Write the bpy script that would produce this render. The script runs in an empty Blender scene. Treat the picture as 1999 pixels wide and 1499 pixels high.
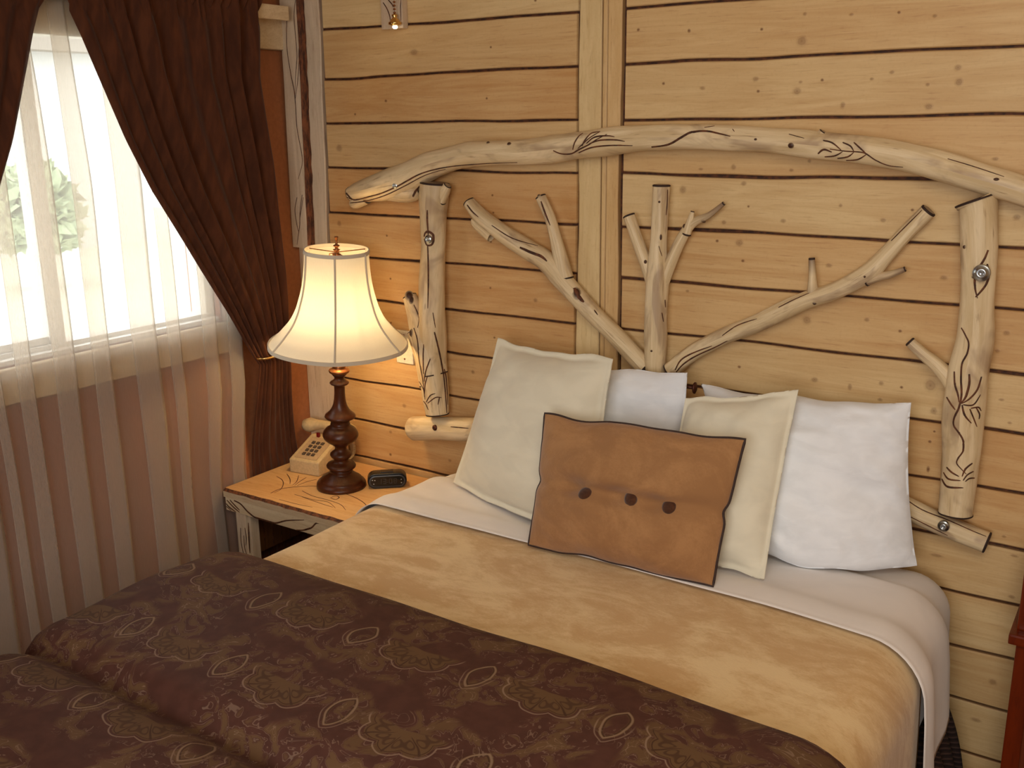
import bpy, bmesh, math, random
from mathutils import Vector, Matrix, noise
from mathutils.bvhtree import BVHTree
from math import sin, cos, pi, radians, sqrt, exp, atan2, hypot

random.seed(7)
SC = bpy.context.scene
COL = SC.collection

# ------------------------------------------------------------------ camera
CAM = Vector((2.661, -2.6, 1.81))
FOC = 1945.9
R_ = Vector((0.8316, 0.5552, -0.0127)); U_ = Vector((-0.13, 0.218, 0.967)); W_ = Vector((-0.537, 0.804, -0.254))
W_.normalize(); R_ = (R_ - W_ * R_.dot(W_)).normalized(); U_ = R_.cross(W_).normalized()
cam_data = bpy.data.cameras.new('camera'); cam = bpy.data.objects.new('camera', cam_data); COL.objects.link(cam)
cam_data.sensor_width = 36.0; cam_data.lens = FOC / 1999 * 36.0; cam_data.clip_start = 0.02
M = Matrix((R_, U_, -W_)).transposed().to_4x4(); M.translation = CAM
cam.matrix_world = M
SC.camera = cam

# ------------------------------------------------------------------ colour management, sky, lights
SC.view_settings.view_transform = 'Standard'; SC.view_settings.look = 'None'
SC.view_settings.gamma = 1.0; SC.view_settings.exposure = 0.0
SC.view_settings.use_curve_mapping = False
wd = bpy.data.worlds.new('world'); SC.world = wd; wd.use_nodes = True
bg = wd.node_tree.nodes['Background']; bg.inputs[0].default_value = (0.93, 0.97, 1.0, 1); bg.inputs[1].default_value = 5.0

def light(name, typ, loc, power, color, size=0.3, size_y=None, target=None, rad=None):
    d = bpy.data.lights.new(name, typ); d.energy = power; d.color = color
    if typ == 'AREA':
        d.size = size
        if size_y: d.shape = 'RECTANGLE'; d.size_y = size_y
    else:
        d.shadow_soft_size = size
    o = bpy.data.objects.new(name, d); COL.objects.link(o); o.location = loc
    if target is not None:
        o.rotation_euler = (Vector(target) - Vector(loc)).to_track_quat('-Z', 'Y').to_euler()
    return o
light('ceiling_fill_light', 'AREA', (2.7, -2.3, 2.40), 18, (1.0, 0.91, 0.75), 0.8, 0.8, (1.9, -0.4, 0.9))  # unseen warm fill added under the ceiling; no lamp is modelled there
light('front_fill_light', 'AREA', (2.6, -4.25, 1.75), 55, (0.96, 0.98, 1.0), 1.5, 1.1, (1.7, -0.3, 1.0))  # added cool fill behind the camera; the front wall has no window

# ------------------------------------------------------------------ measuring helpers (photo pixel -> point on a real plane)
def ray(px, py): return (px - 999.5) * R_ - (py - 749.5) * U_ + FOC * W_
def onY(px, py, Y): d = ray(px, py); return CAM + d * ((Y - CAM.y) / d.y)
def onX(px, py, X): d = ray(px, py); return CAM + d * ((X - CAM.x) / d.x)
def onZ(px, py, Z): d = ray(px, py); return CAM + d * ((Z - CAM.z) / d.z)
def mpp(P): return (P - CAM).dot(W_) / FOC          # metres per pixel at P

def srgb(r, g, b):
    f = lambda c: (c / 255) / 12.92 if c / 255 <= 0.04045 else ((c / 255 + 0.055) / 1.055) ** 2.4
    return (f(r), f(g), f(b), 1.0)

# ------------------------------------------------------------------ node helpers
class NT:
    def __init__(s, name):
        s.m = bpy.data.materials.new(name); s.m.use_nodes = True
        s.t = s.m.node_tree; s.t.nodes.clear()
        s.out = s.t.nodes.new('ShaderNodeOutputMaterial')
    def n(s, typ, **kw):
        nd = s.t.nodes.new(typ)
        for k, v in kw.items(): setattr(nd, k, v)
        return nd
    def l(s, a, b): s.t.links.new(a, b)
    def put(s, sock, v):
        if isinstance(v, V): s.l(v.s, sock)
        elif isinstance(v, bpy.types.NodeSocket): s.l(v, sock)
        else: sock.default_value = v
    def math(s, op, a, b=0.0, c=0.0):
        nd = s.n('ShaderNodeMath', operation=op)
        s.put(nd.inputs[0], a); s.put(nd.inputs[1], b); s.put(nd.inputs[2], c)
        return V(s, nd.outputs[0])
    def mix(s, f, a, b, mode='MIX'):
        nd = s.n('ShaderNodeMix', data_type='RGBA', blend_type=mode)
        s.put(nd.inputs[0], f); s.put(nd.inputs[6], a); s.put(nd.inputs[7], b)
        return nd.outputs[2]
    def coord(s, kind='Object'):
        return s.n('ShaderNodeTexCoord').outputs[kind]
    def mapping(s, v, scale=(1, 1, 1), loc=(0, 0, 0)):
        nd = s.n('ShaderNodeMapping'); s.l(v, nd.inputs[0]); nd.inputs[3].default_value = scale; nd.inputs[1].default_value = loc
        return nd.outputs[0]
    def noise(s, v, scale=5, detail=4, rough=0.55, dist=0.0):
        nd = s.n('ShaderNodeTexNoise'); s.l(v, nd.inputs['Vector'])
        nd.inputs['Scale'].default_value = scale; nd.inputs['Detail'].default_value = detail
        nd.inputs['Roughness'].default_value = rough; nd.inputs['Distortion'].default_value = dist
        return V(s, nd.outputs[0])
    def attr(s, name):
        nd = s.n('ShaderNodeAttribute', attribute_name=name); return V(s, nd.outputs['Fac'])
    def sep(s, v):
        nd = s.n('ShaderNodeSeparateXYZ'); s.l(v, nd.inputs[0]); return [V(s, o) for o in nd.outputs]
    def comb(s, x, y, z=0.0):
        nd = s.n('ShaderNodeCombineXYZ'); s.put(nd.inputs[0], x); s.put(nd.inputs[1], y); s.put(nd.inputs[2], z); return nd.outputs[0]
    def ramp(s, v, lo, hi):
        nd = s.n('ShaderNodeMapRange'); nd.interpolation_type = 'SMOOTHSTEP'
        s.put(nd.inputs[0], v); nd.inputs[1].default_value = lo; nd.inputs[2].default_value = hi
        return V(s, nd.outputs[0])
    def bump(s, h, strength=0.3, dist=0.002):
        nd = s.n('ShaderNodeBump'); nd.inputs['Strength'].default_value = strength; nd.inputs['Distance'].default_value = dist
        s.put(nd.inputs['Height'], h); return nd.outputs[0]
    def bsdf(s, color, rough=0.6, normal=None, **kw):
        p = s.n('ShaderNodeBsdfPrincipled'); s.put(p.inputs['Base Color'], color); s.put(p.inputs['Roughness'], rough)
        if normal is not None: s.l(normal, p.inputs['Normal'])
        for k, v in kw.items(): s.put(p.inputs[k.replace('_', ' ')], v)
        s.l(p.outputs[0], s.out.inputs[0]); return p
class V:
    def __init__(s, nt, sock): s.nt = nt; s.s = sock
    def __add__(s, o): return s.nt.math('ADD', s, o)
    def __radd__(s, o): return s.nt.math('ADD', s, o)
    def __sub__(s, o): return s.nt.math('SUBTRACT', s, o)
    def __rsub__(s, o): return s.nt.math('SUBTRACT', o, s)
    def __mul__(s, o): return s.nt.math('MULTIPLY', s, o)
    def __rmul__(s, o): return s.nt.math('MULTIPLY', s, o)
    def __truediv__(s, o): return s.nt.math('DIVIDE', s, o)
    def f(s, op, b=0.0, c=0.0): return s.nt.math(op, s, b, c)

# ------------------------------------------------------------------ materials
def mat_wood(name, c1, c2, cdark, axis='x', rough=0.55, streak=1.0, coords='Object'):
    t = NT(name); co = t.coord(coords)
    sc = {'x': (0.9, 8, 14), 'y': (8, 0.9, 14), 'z': (10, 10, 0.9)}[axis]
    tone = t.attr('tone'); knot = t.attr('knot')
    off = t.n('ShaderNodeVectorMath', operation='ADD'); t.l(co, off.inputs[0])
    t.l(t.comb(tone * 9.7, 0.0, tone * 5.3), off.inputs[1])
    v = off.outputs[0]
    a = t.noise(t.mapping(v, sc), 1.6, 5, 0.65, 1.6)
    b = t.noise(t.mapping(v, tuple(k * 3 for k in sc)), 4.5, 3, 0.6)
    big = t.noise(v, 2.2, 2, 0.5)
    fine = t.noise(v, 120, 2, 0.5)
    col = t.mix(t.ramp(a * 0.75 + big * 0.35, 0.38, 0.72), c1, c2)
    col = t.mix(t.ramp(b, 0.54, 0.76) * (0.45 * streak), col, cdark)
    col = t.mix(t.ramp(fine, 0.5, 0.8) * 0.12, col, cdark)
    tn = t.n('ShaderNodeHueSaturation'); t.l(col, tn.inputs['Color'])
    t.put(tn.inputs['Hue'], (tone * 0.022) + 0.489)
    t.put(tn.inputs['Value'], (tone * 0.16) + 0.92); t.put(tn.inputs['Saturation'], 1.12 - tone * 0.22)
    kk = t.ramp(knot, 0.0, 1.0)
    rings = t.ramp((knot * 26.0 + a * 6.0).f('SINE'), -1, 1)
    col = t.mix(kk * (0.72 + rings * 0.25), tn.outputs[0], srgb(104, 58, 26))
    t.bsdf(col, rough, t.bump(b * 0.6 + fine * 0.3 + a * 0.5, 0.22, 0.0015), Specular_IOR_Level=0.35)
    return t.m

def mat_burn():
    t = NT('burnt_groove'); co = t.coord(); n = t.noise(co, 60, 3)
    t.bsdf(t.mix(t.ramp(n, 0.35, 0.7), srgb(58, 28, 10), srgb(104, 56, 24)), 0.75); return t.m
def mat_bark():
    t = NT('bark_edge'); co = t.coord(); n = t.noise(t.mapping(co, (40, 40, 10)), 2, 5, 0.7)
    t.bsdf(t.mix(t.ramp(n, 0.35, 0.68), srgb(52, 24, 12), srgb(128, 74, 42)), 0.8, t.bump(n, 0.8, 0.004)); return t.m
def mat_log():
    t = NT('peeled_log'); uv = t.coord('UV')
    a = t.noise(t.mapping(uv, (26, 3.2, 1)), 1.0, 5, 0.65, 0.6)
    b = t.noise(t.mapping(uv, (90, 9, 1)), 1.0, 4, 0.6, 0.4)
    g = t.noise(t.mapping(uv, (9, 6, 1)), 1.0, 3, 0.55, 0.9)
    fine = t.noise(t.coord(), 260, 2)
    col = t.mix(t.ramp(a, 0.32, 0.7), srgb(202, 176, 134), srgb(228, 206, 168))
    col = t.mix(t.ramp(g, 0.50, 0.68) * 0.6, col, srgb(146, 116, 92))
    col = t.mix(t.ramp(b, 0.60, 0.74) * 0.55, col, srgb(122, 84, 50))
    col = t.mix(t.attr('knot'), col, srgb(64, 34, 18))
    col = t.mix(t.attr('grey') * 0.85, col, srgb(112, 84, 68))
    t.bsdf(col, 0.5, t.bump(a * 0.8 + b * 0.7 + fine * 0.15, 0.35, 0.0025), Specular_IOR_Level=0.4); return t.m
def mat_plain(name, c, rough=0.5, metal=0.0, bumps=0.0, scale=120, **kw):
    t = NT(name); co = t.coord(); n = t.noise(co, scale, 3)
    dk = (c[0] * 0.86, c[1] * 0.86, c[2] * 0.86, 1)
    t.bsdf(t.mix(t.ramp(n, 0.35, 0.7), dk, c), rough, t.bump(n, bumps, 0.002) if bumps else None, Metallic=metal, **kw); return t.m
def mat_cloth(name, c, c2=None, weave=900, sheen=0.2, rough=0.9, wr=0.35, wscale=9):
    t = NT(name); co = t.coord(); n = t.noise(co, weave, 2); w = t.noise(t.mapping(co, (1, 1.4, 2.2)), wscale, 3, 0.5, 0.6)
    c2 = c2 or tuple(k * 0.93 for k in c[:3]) + (1,)
    t.bsdf(t.mix(t.ramp(w, 0.35, 0.65), c2, c), rough, t.bump(n * 0.1 + w, wr, 0.006), Sheen_Weight=sheen, Specular_IOR_Level=0.15); return t.m
def mat_suede(name, ca, cb, scale=4.0):
    t = NT(name); co = t.coord()
    n = t.noise(t.mapping(co, (1.0, 1.8, 1.2)), scale, 5, 0.62, 1.2); f = t.noise(t.mapping(co, (1, 2.5, 1)), 160, 3, 0.6)
    m = t.noise(t.mapping(co, (1.4, 3, 1)), scale * 5, 4, 0.6, 0.6)
    v = t.ramp(n * 0.70 + m * 0.2 + f * 0.16, 0.43, 0.63)
    t.bsdf(t.mix(v, ca, cb), 0.92, t.bump(f, 0.4, 0.0015), Sheen_Weight=0.25, Specular_IOR_Level=0.1); return t.m
def mat_sheer():
    t = NT('sheer_voile'); co = t.coord(); 
    y, z = t.sep(co)[1], t.sep(co)[2]
    weave = t.noise(t.mapping(co, (300, 1200, 40)), 1, 2)
    tr = t.n('ShaderNodeBsdfTransparent'); tr.inputs[0].default_value = (1, 0.975, 0.94, 1)
    d = t.n('ShaderNodeBsdfDiffuse'); d.inputs[0].default_value = srgb(206, 202, 194)
    tl = t.n('ShaderNodeBsdfTranslucent'); tl.inputs[0].default_value = srgb(236, 226, 214)
    m1 = t.n('ShaderNodeMixShader'); m1.inputs[0].default_value = 0.5; t.l(d.outputs[0], m1.inputs[1]); t.l(tl.outputs[0], m1.inputs[2])
    # thin cloth covers more when it is seen edge on
    geo = t.n('ShaderNodeLayerWeight'); geo.inputs[0].default_value = 0.42
    m2 = t.n('ShaderNodeMixShader'); t.put(m2.inputs[0], V(t, geo.outputs['Facing']) * 0.50 + 0.25 + weave * 0.10)
    t.l(tr.outputs[0], m2.inputs[1]); t.l(m1.outputs[0], m2.inputs[2]); t.l(m2.outputs[0], t.out.inputs[0]); return t.m
def mat_curtain():
    t = NT('brown_suede_curtain'); co = t.coord(); w = t.noise(t.mapping(co, (1, 6, 1)), 8, 4, 0.6); f = t.noise(co, 400, 2)
    t.bsdf(t.mix(t.ramp(w, 0.35, 0.7), srgb(68, 36, 21), srgb(86, 47, 27)), 0.88, t.bump(f * 0.4 + w * 0.3, 0.2, 0.002), Sheen_Weight=0.08, Specular_IOR_Level=0.15); return t.m
def mat_shade():
    t = NT('lamp_shade_silk'); co = t.coord(); n = t.noise(t.mapping(co, (500, 500, 60)), 1, 2)
    d = t.n('ShaderNodeBsdfDiffuse'); t.l(t.mix(n, srgb(224, 214, 196), srgb(236, 228, 212)), d.inputs[0])
    tl = t.n('ShaderNodeBsdfTranslucent'); tl.inputs[0].default_value = (0.96, 0.95, 0.90, 1)
    m = t.n('ShaderNodeMixShader'); m.inputs[0].default_value = 0.30
    t.l(d.outputs[0], m.inputs[1]); t.l(tl.outputs[0], m.inputs[2]); t.l(m.outputs[0], t.out.inputs[0]); return t.m
def mat_emit(name, c, s):
    t = NT(name); e = t.n('ShaderNodeEmission'); e.inputs[0].default_value = c; e.inputs[1].default_value = s
    t.l(e.outputs[0], t.out.inputs[0]); return t.m
def mat_glass():
    t = NT('window_glass'); g = t.n('ShaderNodeBsdfTransparent'); g.inputs[0].default_value = (0.96, 0.98, 0.98, 1)
    gl = t.n('ShaderNodeBsdfGlossy'); gl.inputs['Roughness'].default_value = 0.02
    m = t.n('ShaderNodeMixShader'); m.inputs[0].default_value = 0.05
    t.l(g.outputs[0], m.inputs[1]); t.l(gl.outputs[0], m.inputs[2]); t.l(m.outputs[0], t.out.inputs[0]); return t.m

def mat_damask():
    t = NT('paisley_damask'); uv = t.coord('UV')
    warp = t.noise(uv, 7, 2)
    x0, y0, _ = t.sep(uv)
    wob = (warp - 0.5) * 0.03
    x0 = x0 + wob; y0 = y0 + (t.noise(t.mapping(uv, (1, 1, 1), (5, 5, 0)), 9, 2) - 0.5) * 0.03
    PX, PY = 0.30, 0.235
    def cell(dx, dy, px=PX, py=PY):
        row = ((y0 + dy) / py).f('FLOOR')
        sh = row.f('MULTIPLY', 0.5).f('FRACT') * px           # half-drop
        cx = ((x0 + dx + sh) / px).f('FRACT') * px - px / 2
        cy = ((y0 + dy) / py).f('FRACT') * py - py / 2
        return cx, cy
    def line(d, w): return 1.0 - t.ramp(d.f('ABSOLUTE'), w * 0.35, w)
    gold = None; pale = None; dark = None
    def acc(a, b): return b if a is None else a.f('MAXIMUM', b)
    # shell palmette: scalloped fan with petal veins
    cx, cy = cell(0.0, 0.0)
    cy = cy + 0.045
    r = (cx * cx + cy * cy * 1.4).f('SQRT'); th = cx.f('ARCTAN2', cy)
    sc = (th * 3.5).f('COSINE').f('ABSOLUTE')
    Rr = 0.074 + sc * 0.016
    fan = 1.0 - t.ramp(th.f('ABSOLUTE'), 1.55, 1.75)
    ins = (1.0 - t.ramp(r - Rr, -0.004, 0.0)) * fan
    gold = acc(gold, ins * 0.85)
    pale = acc(pale, line(r - Rr - 0.006, 0.0028) * fan)
    dark = acc(dark, line(r - Rr + 0.006, 0.002) * fan)
    vein = line((th * 3.5).f('SINE'), 0.16) * t.ramp(r, 0.018, 0.03) * ins
    dark = acc(dark, vein)
    drop = ((th * 3.5).f('SINE').f('ABSOLUTE') - 0.62).f('ABSOLUTE')
    pr = (r - 0.052).f('ABSOLUTE')
    dark = acc(dark, line((drop * drop * 0.01 + pr * pr * 6.0).f('SQRT') - 0.035, 0.012) * ins * 0.8)
    # bud: lens with two pale leaves
    bx, by = cell(PX * 0.48, PY * 0.10)
    l1 = ((bx - 0.03) * (bx - 0.03) + by * by).f('SQRT') - 0.050
    l2 = ((bx + 0.03) * (bx + 0.03) + by * by).f('SQRT') - 0.050
    lens = l1.f('MAXIMUM', l2)
    pale = acc(pale, line(lens - 0.004, 0.0026) * 0.9); dark = acc(dark, line(lens, 0.002))
    leaf = (1.0 - t.ramp(lens, 0.006, 0.008)) * t.ramp(lens, -0.004, 0.002)
    gold = acc(gold, leaf); pale = acc(pale, line(lens - 0.014, 0.002) * t.ramp(by, -0.02, 0.02) * 0.8)
    # curling tendrils between them
    field = t.noise(uv, 15, 3, 0.5, 1.6)
    tend = line((field * 7.0).f('FRACT') - 0.5, 0.07)
    zone = t.ramp(t.noise(t.mapping(uv, (1, 1, 1), (3, 8, 0)), 8, 1), 0.40, 0.50) * (1.0 - ins)
    pale = acc(pale, tend * zone * 0.65)
    blot = t.ramp(field, 0.50, 0.56) * zone
    gold = acc(gold, blot * 0.75)
    g = t.noise(uv, 30, 2)
    base = t.mix(t.ramp(g, 0.3, 0.7), srgb(74, 44, 35), srgb(82, 50, 40))
    col = t.mix(gold * 0.8, base, srgb(108, 82, 52)); col = t.mix(dark * 0.75, col, srgb(58, 33, 25)); col = t.mix(pale * 0.55, col, srgb(156, 130, 110))
    f = t.noise(t.mapping(uv, (900, 300, 1)), 1, 2)
    t.bsdf(col, 0.72, t.bump(f * 0.3 + gold * 0.6, 0.2, 0.001), Specular_IOR_Level=0.2); return t.m
def mat_ribbed():
    t = NT('ribbed_dark_fabric'); co = t.coord(); x, y, z = t.sep(co)
    s = ((z + y * 0.45 + t.noise(co, 6, 2) * 0.03) * 480.0).f('SINE')
    t.bsdf(t.mix(t.ramp(s, -0.2, 1), srgb(38, 22, 18), srgb(74, 54, 46)), 0.8, t.bump(s, 0.6, 0.004)); return t.m

W_WALL = mat_wood('pine_boards', srgb(196, 154, 102), srgb(212, 177, 126), srgb(162, 110, 66), 'x')
W_POST = mat_wood('pale_pine_upright', srgb(206, 172, 120), srgb(220, 190, 140), srgb(168, 124, 74), 'z')
W_TABLE = mat_wood('pine_table_top', srgb(208, 164, 112), srgb(224, 188, 138), srgb(172, 116, 66), 'x')
W_PALE = mat_wood('whitewashed_pine', srgb(196, 172, 138), srgb(214, 194, 160), srgb(150, 112, 76), 'x')
W_PALEZ = mat_wood('whitewashed_pine_upright', srgb(190, 168, 142), srgb(212, 192, 166), srgb(150, 112, 82), 'z')
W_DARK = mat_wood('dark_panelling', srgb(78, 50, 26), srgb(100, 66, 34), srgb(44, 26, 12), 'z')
BURN = mat_burn(); BARK = mat_bark(); LOG = mat_log()
BLACKISH = mat_plain('dark_bark_rim', srgb(52, 32, 22), 0.8)
PAINT = mat_plain('terracotta_paint', srgb(158, 98, 60), 0.75, bumps=0.15, scale=60)
PAINT2 = mat_plain('cream_ceiling_paint', srgb(225, 205, 175), 0.85)
CARPET = mat_plain('brown_carpet', srgb(110, 84, 64), 0.95, bumps=0.5, scale=300)
ZINC = mat_plain('zinc_bolt', srgb(190, 196, 200), 0.3, 1.0)
IRON = mat_plain('rusty_bolt', srgb(84, 46, 32), 0.5, 0.6)
BRASS = mat_plain('brass', (0.83, 0.55, 0.20, 1), 0.22, 1.0)
ABRASS = mat_plain('antique_brass', srgb(150, 96, 58), 0.35, 0.9)
VINYL = mat_plain('white_vinyl', srgb(228, 222, 212), 0.45)
VINYLW = mat_plain('white_plastic_plate', srgb(236, 226, 206), 0.4)
GLASS = mat_glass(); SHEER = mat_sheer(); CURT = mat_curtain(); SHADE = mat_shade()
PIPEM = mat_cloth('shade_trim', srgb(204, 190, 170)); BULB = mat_emit('lit_bulb', (1.0, 0.72, 0.36, 1), 30)
WALNUT = mat_wood('turned_walnut', srgb(62, 36, 22), srgb(84, 50, 30), srgb(36, 20, 12), 'z', 0.32)
BEIGE = mat_plain('beige_plastic', srgb(206, 180, 136), 0.42); BEIGE2 = mat_plain('beige_faceplate', srgb(186, 158, 124), 0.5)
KEYM = mat_plain('grey_keys', srgb(84, 70, 60), 0.5); RED = mat_plain('red_lamp', srgb(120, 20, 20), 0.3)
BLACKP = mat_plain('black_plastic', srgb(22, 20, 20), 0.28); DISP = mat_plain('smoked_display', srgb(10, 9, 9), 0.1); GREYP = mat_plain('grey_rim', srgb(62, 62, 66), 0.35)
SEG = mat_plain('unlit_segments', srgb(46, 42, 40), 0.4); SILV = mat_plain('silver_print', srgb(190, 190, 190), 0.4)
CHERRY = mat_wood('cherry_red_wood', srgb(84, 34, 18), srgb(104, 44, 22), srgb(54, 20, 10), 'z', 0.3)
SHEET = mat_cloth('white_sheet', srgb(234, 226, 220), wr=0.15, wscale=5); COTTON = mat_cloth('white_cotton', srgb(238, 240, 244), wr=0.5, wscale=11)
CREAM = mat_cloth('cream_linen', srgb(226, 218, 196), weave=500, wr=0.35, wscale=8)
BLANK = mat_suede('tan_fleece', srgb(202, 162, 108), srgb(226, 196, 146), 3.4)
TAN = mat_suede('tan_suede', srgb(152, 110, 72), srgb(168, 124, 82), 5.0)
PIPING = mat_plain('dark_piping', srgb(52, 32, 24), 0.7); BUTTON = mat_suede('button_suede', srgb(70, 42, 28), srgb(84, 52, 34), 30)
DAMASK = mat_damask(); RIBBED = mat_ribbed(); DARKC = mat_plain('dark_cloth', srgb(42, 28, 22), 0.9)
CHROME = mat_plain('bright_metal', srgb(220, 215, 205), 0.15, 1.0)
GRASS = mat_plain('pale_gravel', srgb(200, 196, 180), 0.95, bumps=0.3, scale=30); LEAF = mat_plain('shrub_leaves', srgb(150, 162, 128), 0.8)
STUCCO = mat_plain('pale_siding', srgb(200, 200, 200), 0.8)

# ------------------------------------------------------------------ object helpers
def link(o, parent=None):
    COL.objects.link(o)
    if parent is not None: o.parent = parent
    return o
def meta(o, label, cat, group=None, kind=None):
    if label: o['label'] = label
    if cat: o['category'] = cat
    if group: o['group'] = group
    if kind: o['kind'] = kind
    return o
def empty(name, loc=(0, 0, 0), label=None, cat=None, group=None):
    o = bpy.data.objects.new(name, None); o.empty_display_size = 0.05; COL.objects.link(o); o.location = loc
    return meta(o, label, cat, group)

class MB:
    """collects verts / faces with material slots, float attributes and uvs for ONE mesh"""
    def __init__(s): s.v = []; s.f = []; s.m = []; s.a = {}; s.uv = {}; s.sm = []
    def add(s, verts, faces, mat=0, smooth=True, attr=None, uvs=None):
        b = len(s.v); s.v += [Vector(p) for p in verts]
        for f in faces: s.f.append(tuple(i + b for i in f)); s.m.append(mat); s.sm.append(smooth)
        if attr:
            for k, vals in attr.items():
                d = s.a.setdefault(k, {})
                for i in range(len(verts)): d[b + i] = vals if isinstance(vals, (int, float)) else vals[i]
        if uvs:
            for i, q in enumerate(uvs): s.uv[b + i] = q
        return b
    def box(s, x0, x1, y0, y1, z0, z1, mat=0, bev=0.0, attr=None, mtx=None):
        if bev <= 0:
            vs = [(x, y, z) for z in (z0, z1) for y in (y0, y1) for x in (x0, x1)]
            fs = [(0, 2, 3, 1), (4, 5, 7, 6), (0, 1, 5, 4), (2, 6, 7, 3), (0, 4, 6, 2), (1, 3, 7, 5)]
        else:
            bm = bmesh.new(); bmesh.ops.create_cube(bm, size=1)
            for q in bm.verts: q.co = Vector(((x0 + x1) / 2 + q.co.x * (x1 - x0), (y0 + y1) / 2 + q.co.y * (y1 - y0), (z0 + z1) / 2 + q.co.z * (z1 - z0)))
            bmesh.ops.bevel(bm, geom=bm.edges[:], offset=bev, segments=2, profile=0.7, affect='EDGES')
            bm.verts.index_update(); vs = [q.co.copy() for q in bm.verts]; fs = [tuple(q.index for q in f.verts) for f in bm.faces]; bm.free()
        if mtx is not None: vs = [mtx @ Vector(q) for q in vs]
        s.add(vs, fs, mat, False, attr)
    def lathe(s, prof, c, n=48, mat=0, axis=Vector((0, 0, 1)), cap=True):
        """prof: (radius, height)"""
        q = Vector((0, 0, 1)).rotation_difference(axis); c = Vector(c); vs = []; fs = []
        for r, h in prof:
            for i in range(n): vs.append(c + q @ Vector((r * cos(2 * pi * i / n), r * sin(2 * pi * i / n), h)))
        for k in range(len(prof) - 1):
            for i in range(n):
                j = (i + 1) % n; fs.append((k * n + i, k * n + j, (k + 1) * n + j, (k + 1) * n + i))
        if cap: fs.append(tuple(reversed(range(n)))); fs.append(tuple((len(prof) - 1) * n + i for i in range(n)))
        s.add(vs, fs, mat, True)
    def tube(s, pts, rad, n=10, mat=0, cap=True, closed=False):
        pts = [Vector(p) for p in pts]; vs = []; fs = []; N = len(pts)
        up = None
        for k, p in enumerate(pts):
            if closed: d = pts[(k + 1) % N] - pts[k - 1]
            else: d = pts[min(k + 1, N - 1)] - pts[max(k - 1, 0)]
            d.normalize()
            if up is None:
                up = Vector((0, 0, 1)) if abs(d.z) < 0.9 else Vector((1, 0, 0))
            a = (up - d * up.dot(d)).normalized(); up = a; b = d.cross(a)
            r = rad[k] if isinstance(rad, (list, tuple)) else rad
            for i in range(n): vs.append(p + r * (a * cos(2 * pi * i / n) + b * sin(2 * pi * i / n)))
        for k in range(N if closed else N - 1):
            k2 = (k + 1) % N
            for i in range(n):
                j = (i + 1) % n; fs.append((k * n + i, k * n + j, k2 * n + j, k2 * n + i))
        if cap and not closed: fs.append(tuple(reversed(range(n)))); fs.append(tuple((N - 1) * n + i for i in range(n)))
        s.add(vs, fs, mat, True)
    def grid(s, P, nu, nv, mat=0, attr=None, uvf=None, closed_u=False, smooth=True):
        vs = []; uvs = []; at = {k: [] for k in (attr or {})}
        for j in range(nv):
            for i in range(nu):
                vs.append(P(i, j))
                if uvf: uvs.append(uvf(i, j))
                for k in at: at[k].append(attr[k](i, j))
        fs = []
        for j in range(nv - 1):
            for i in range(nu if closed_u else nu - 1):
                i2 = (i + 1) % nu
                fs.append((j * nu + i, j * nu + i2, (j + 1) * nu + i2, (j + 1) * nu + i))
        return s.add(vs, fs, mat, smooth, at or None, uvs or None)
    def build(s, name, mats, parent=None, origin=None, solid=None, subsurf=0, weld=False):
        me = bpy.data.meshes.new(name)
        o0 = Vector(origin) if origin is not None else Vector((0, 0, 0))
        if parent is not None and origin is None: o0 = Vector(parent.location)
        me.from_pydata([v - o0 for v in s.v], [], s.f)
        if not isinstance(mats, (list, tuple)): mats = [mats]
        for m in mats: me.materials.append(m)
        for p, mi, sm in zip(me.polygons, s.m, s.sm): p.material_index = mi; p.use_smooth = sm
        for k, d in s.a.items():
            at = me.attributes.new(k, 'FLOAT', 'POINT')
            for i, v in d.items(): at.data[i].value = v
        if s.uv:
            ul = me.uv_layers.new(name='UVMap')
            for lp in me.loops: ul.data[lp.index].uv = s.uv.get(lp.vertex_index, (0, 0))
        me.validate(); me.update()
        o = bpy.data.objects.new(name, me); link(o, parent)
        if parent is None: o.location = o0
        if weld: w = o.modifiers.new('weld', 'WELD'); w.merge_threshold = 0.0002
        if solid: md = o.modifiers.new('thick', 'SOLIDIFY'); md.thickness = solid; md.offset = 0
        if subsurf: md = o.modifiers.new('sub', 'SUBSURF'); md.levels = subsurf; md.render_levels = subsurf
        return o
    def bvh(s): return BVHTree.FromPolygons([tuple(v) for v in s.v], s.f)

def catmull(P, n=8, closed=False):
    """smooth curve through tuples"""
    P = [tuple(p) for p in P]; out = []; N = len(P)
    for k in range(N - 1):
        p0 = P[max(k - 1, 0)]; p1 = P[k]; p2 = P[k + 1]; p3 = P[min(k + 2, N - 1)]
        for q in range(n):
            t = q / n
            out.append(tuple(0.5 * ((2 * b) + (c - a) * t + (2 * a - 5 * b + 4 * c - d) * t * t + (-a + 3 * b - 3 * c + d) * t ** 3) for a, b, c, d in zip(p0, p1, p2, p3)))
    out.append(P[-1]); return out
def interp(tab, x):
    if x <= tab[0][0]: return tab[0][1]
    for (a, p), (b, q) in zip(tab, tab[1:]):
        if x <= b: return p + (q - p) * (x - a) / (b - a)
    return tab[-1][1]
def nz(x, y, z=0.0): return noise.noise(Vector((x, y, z)))

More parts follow.
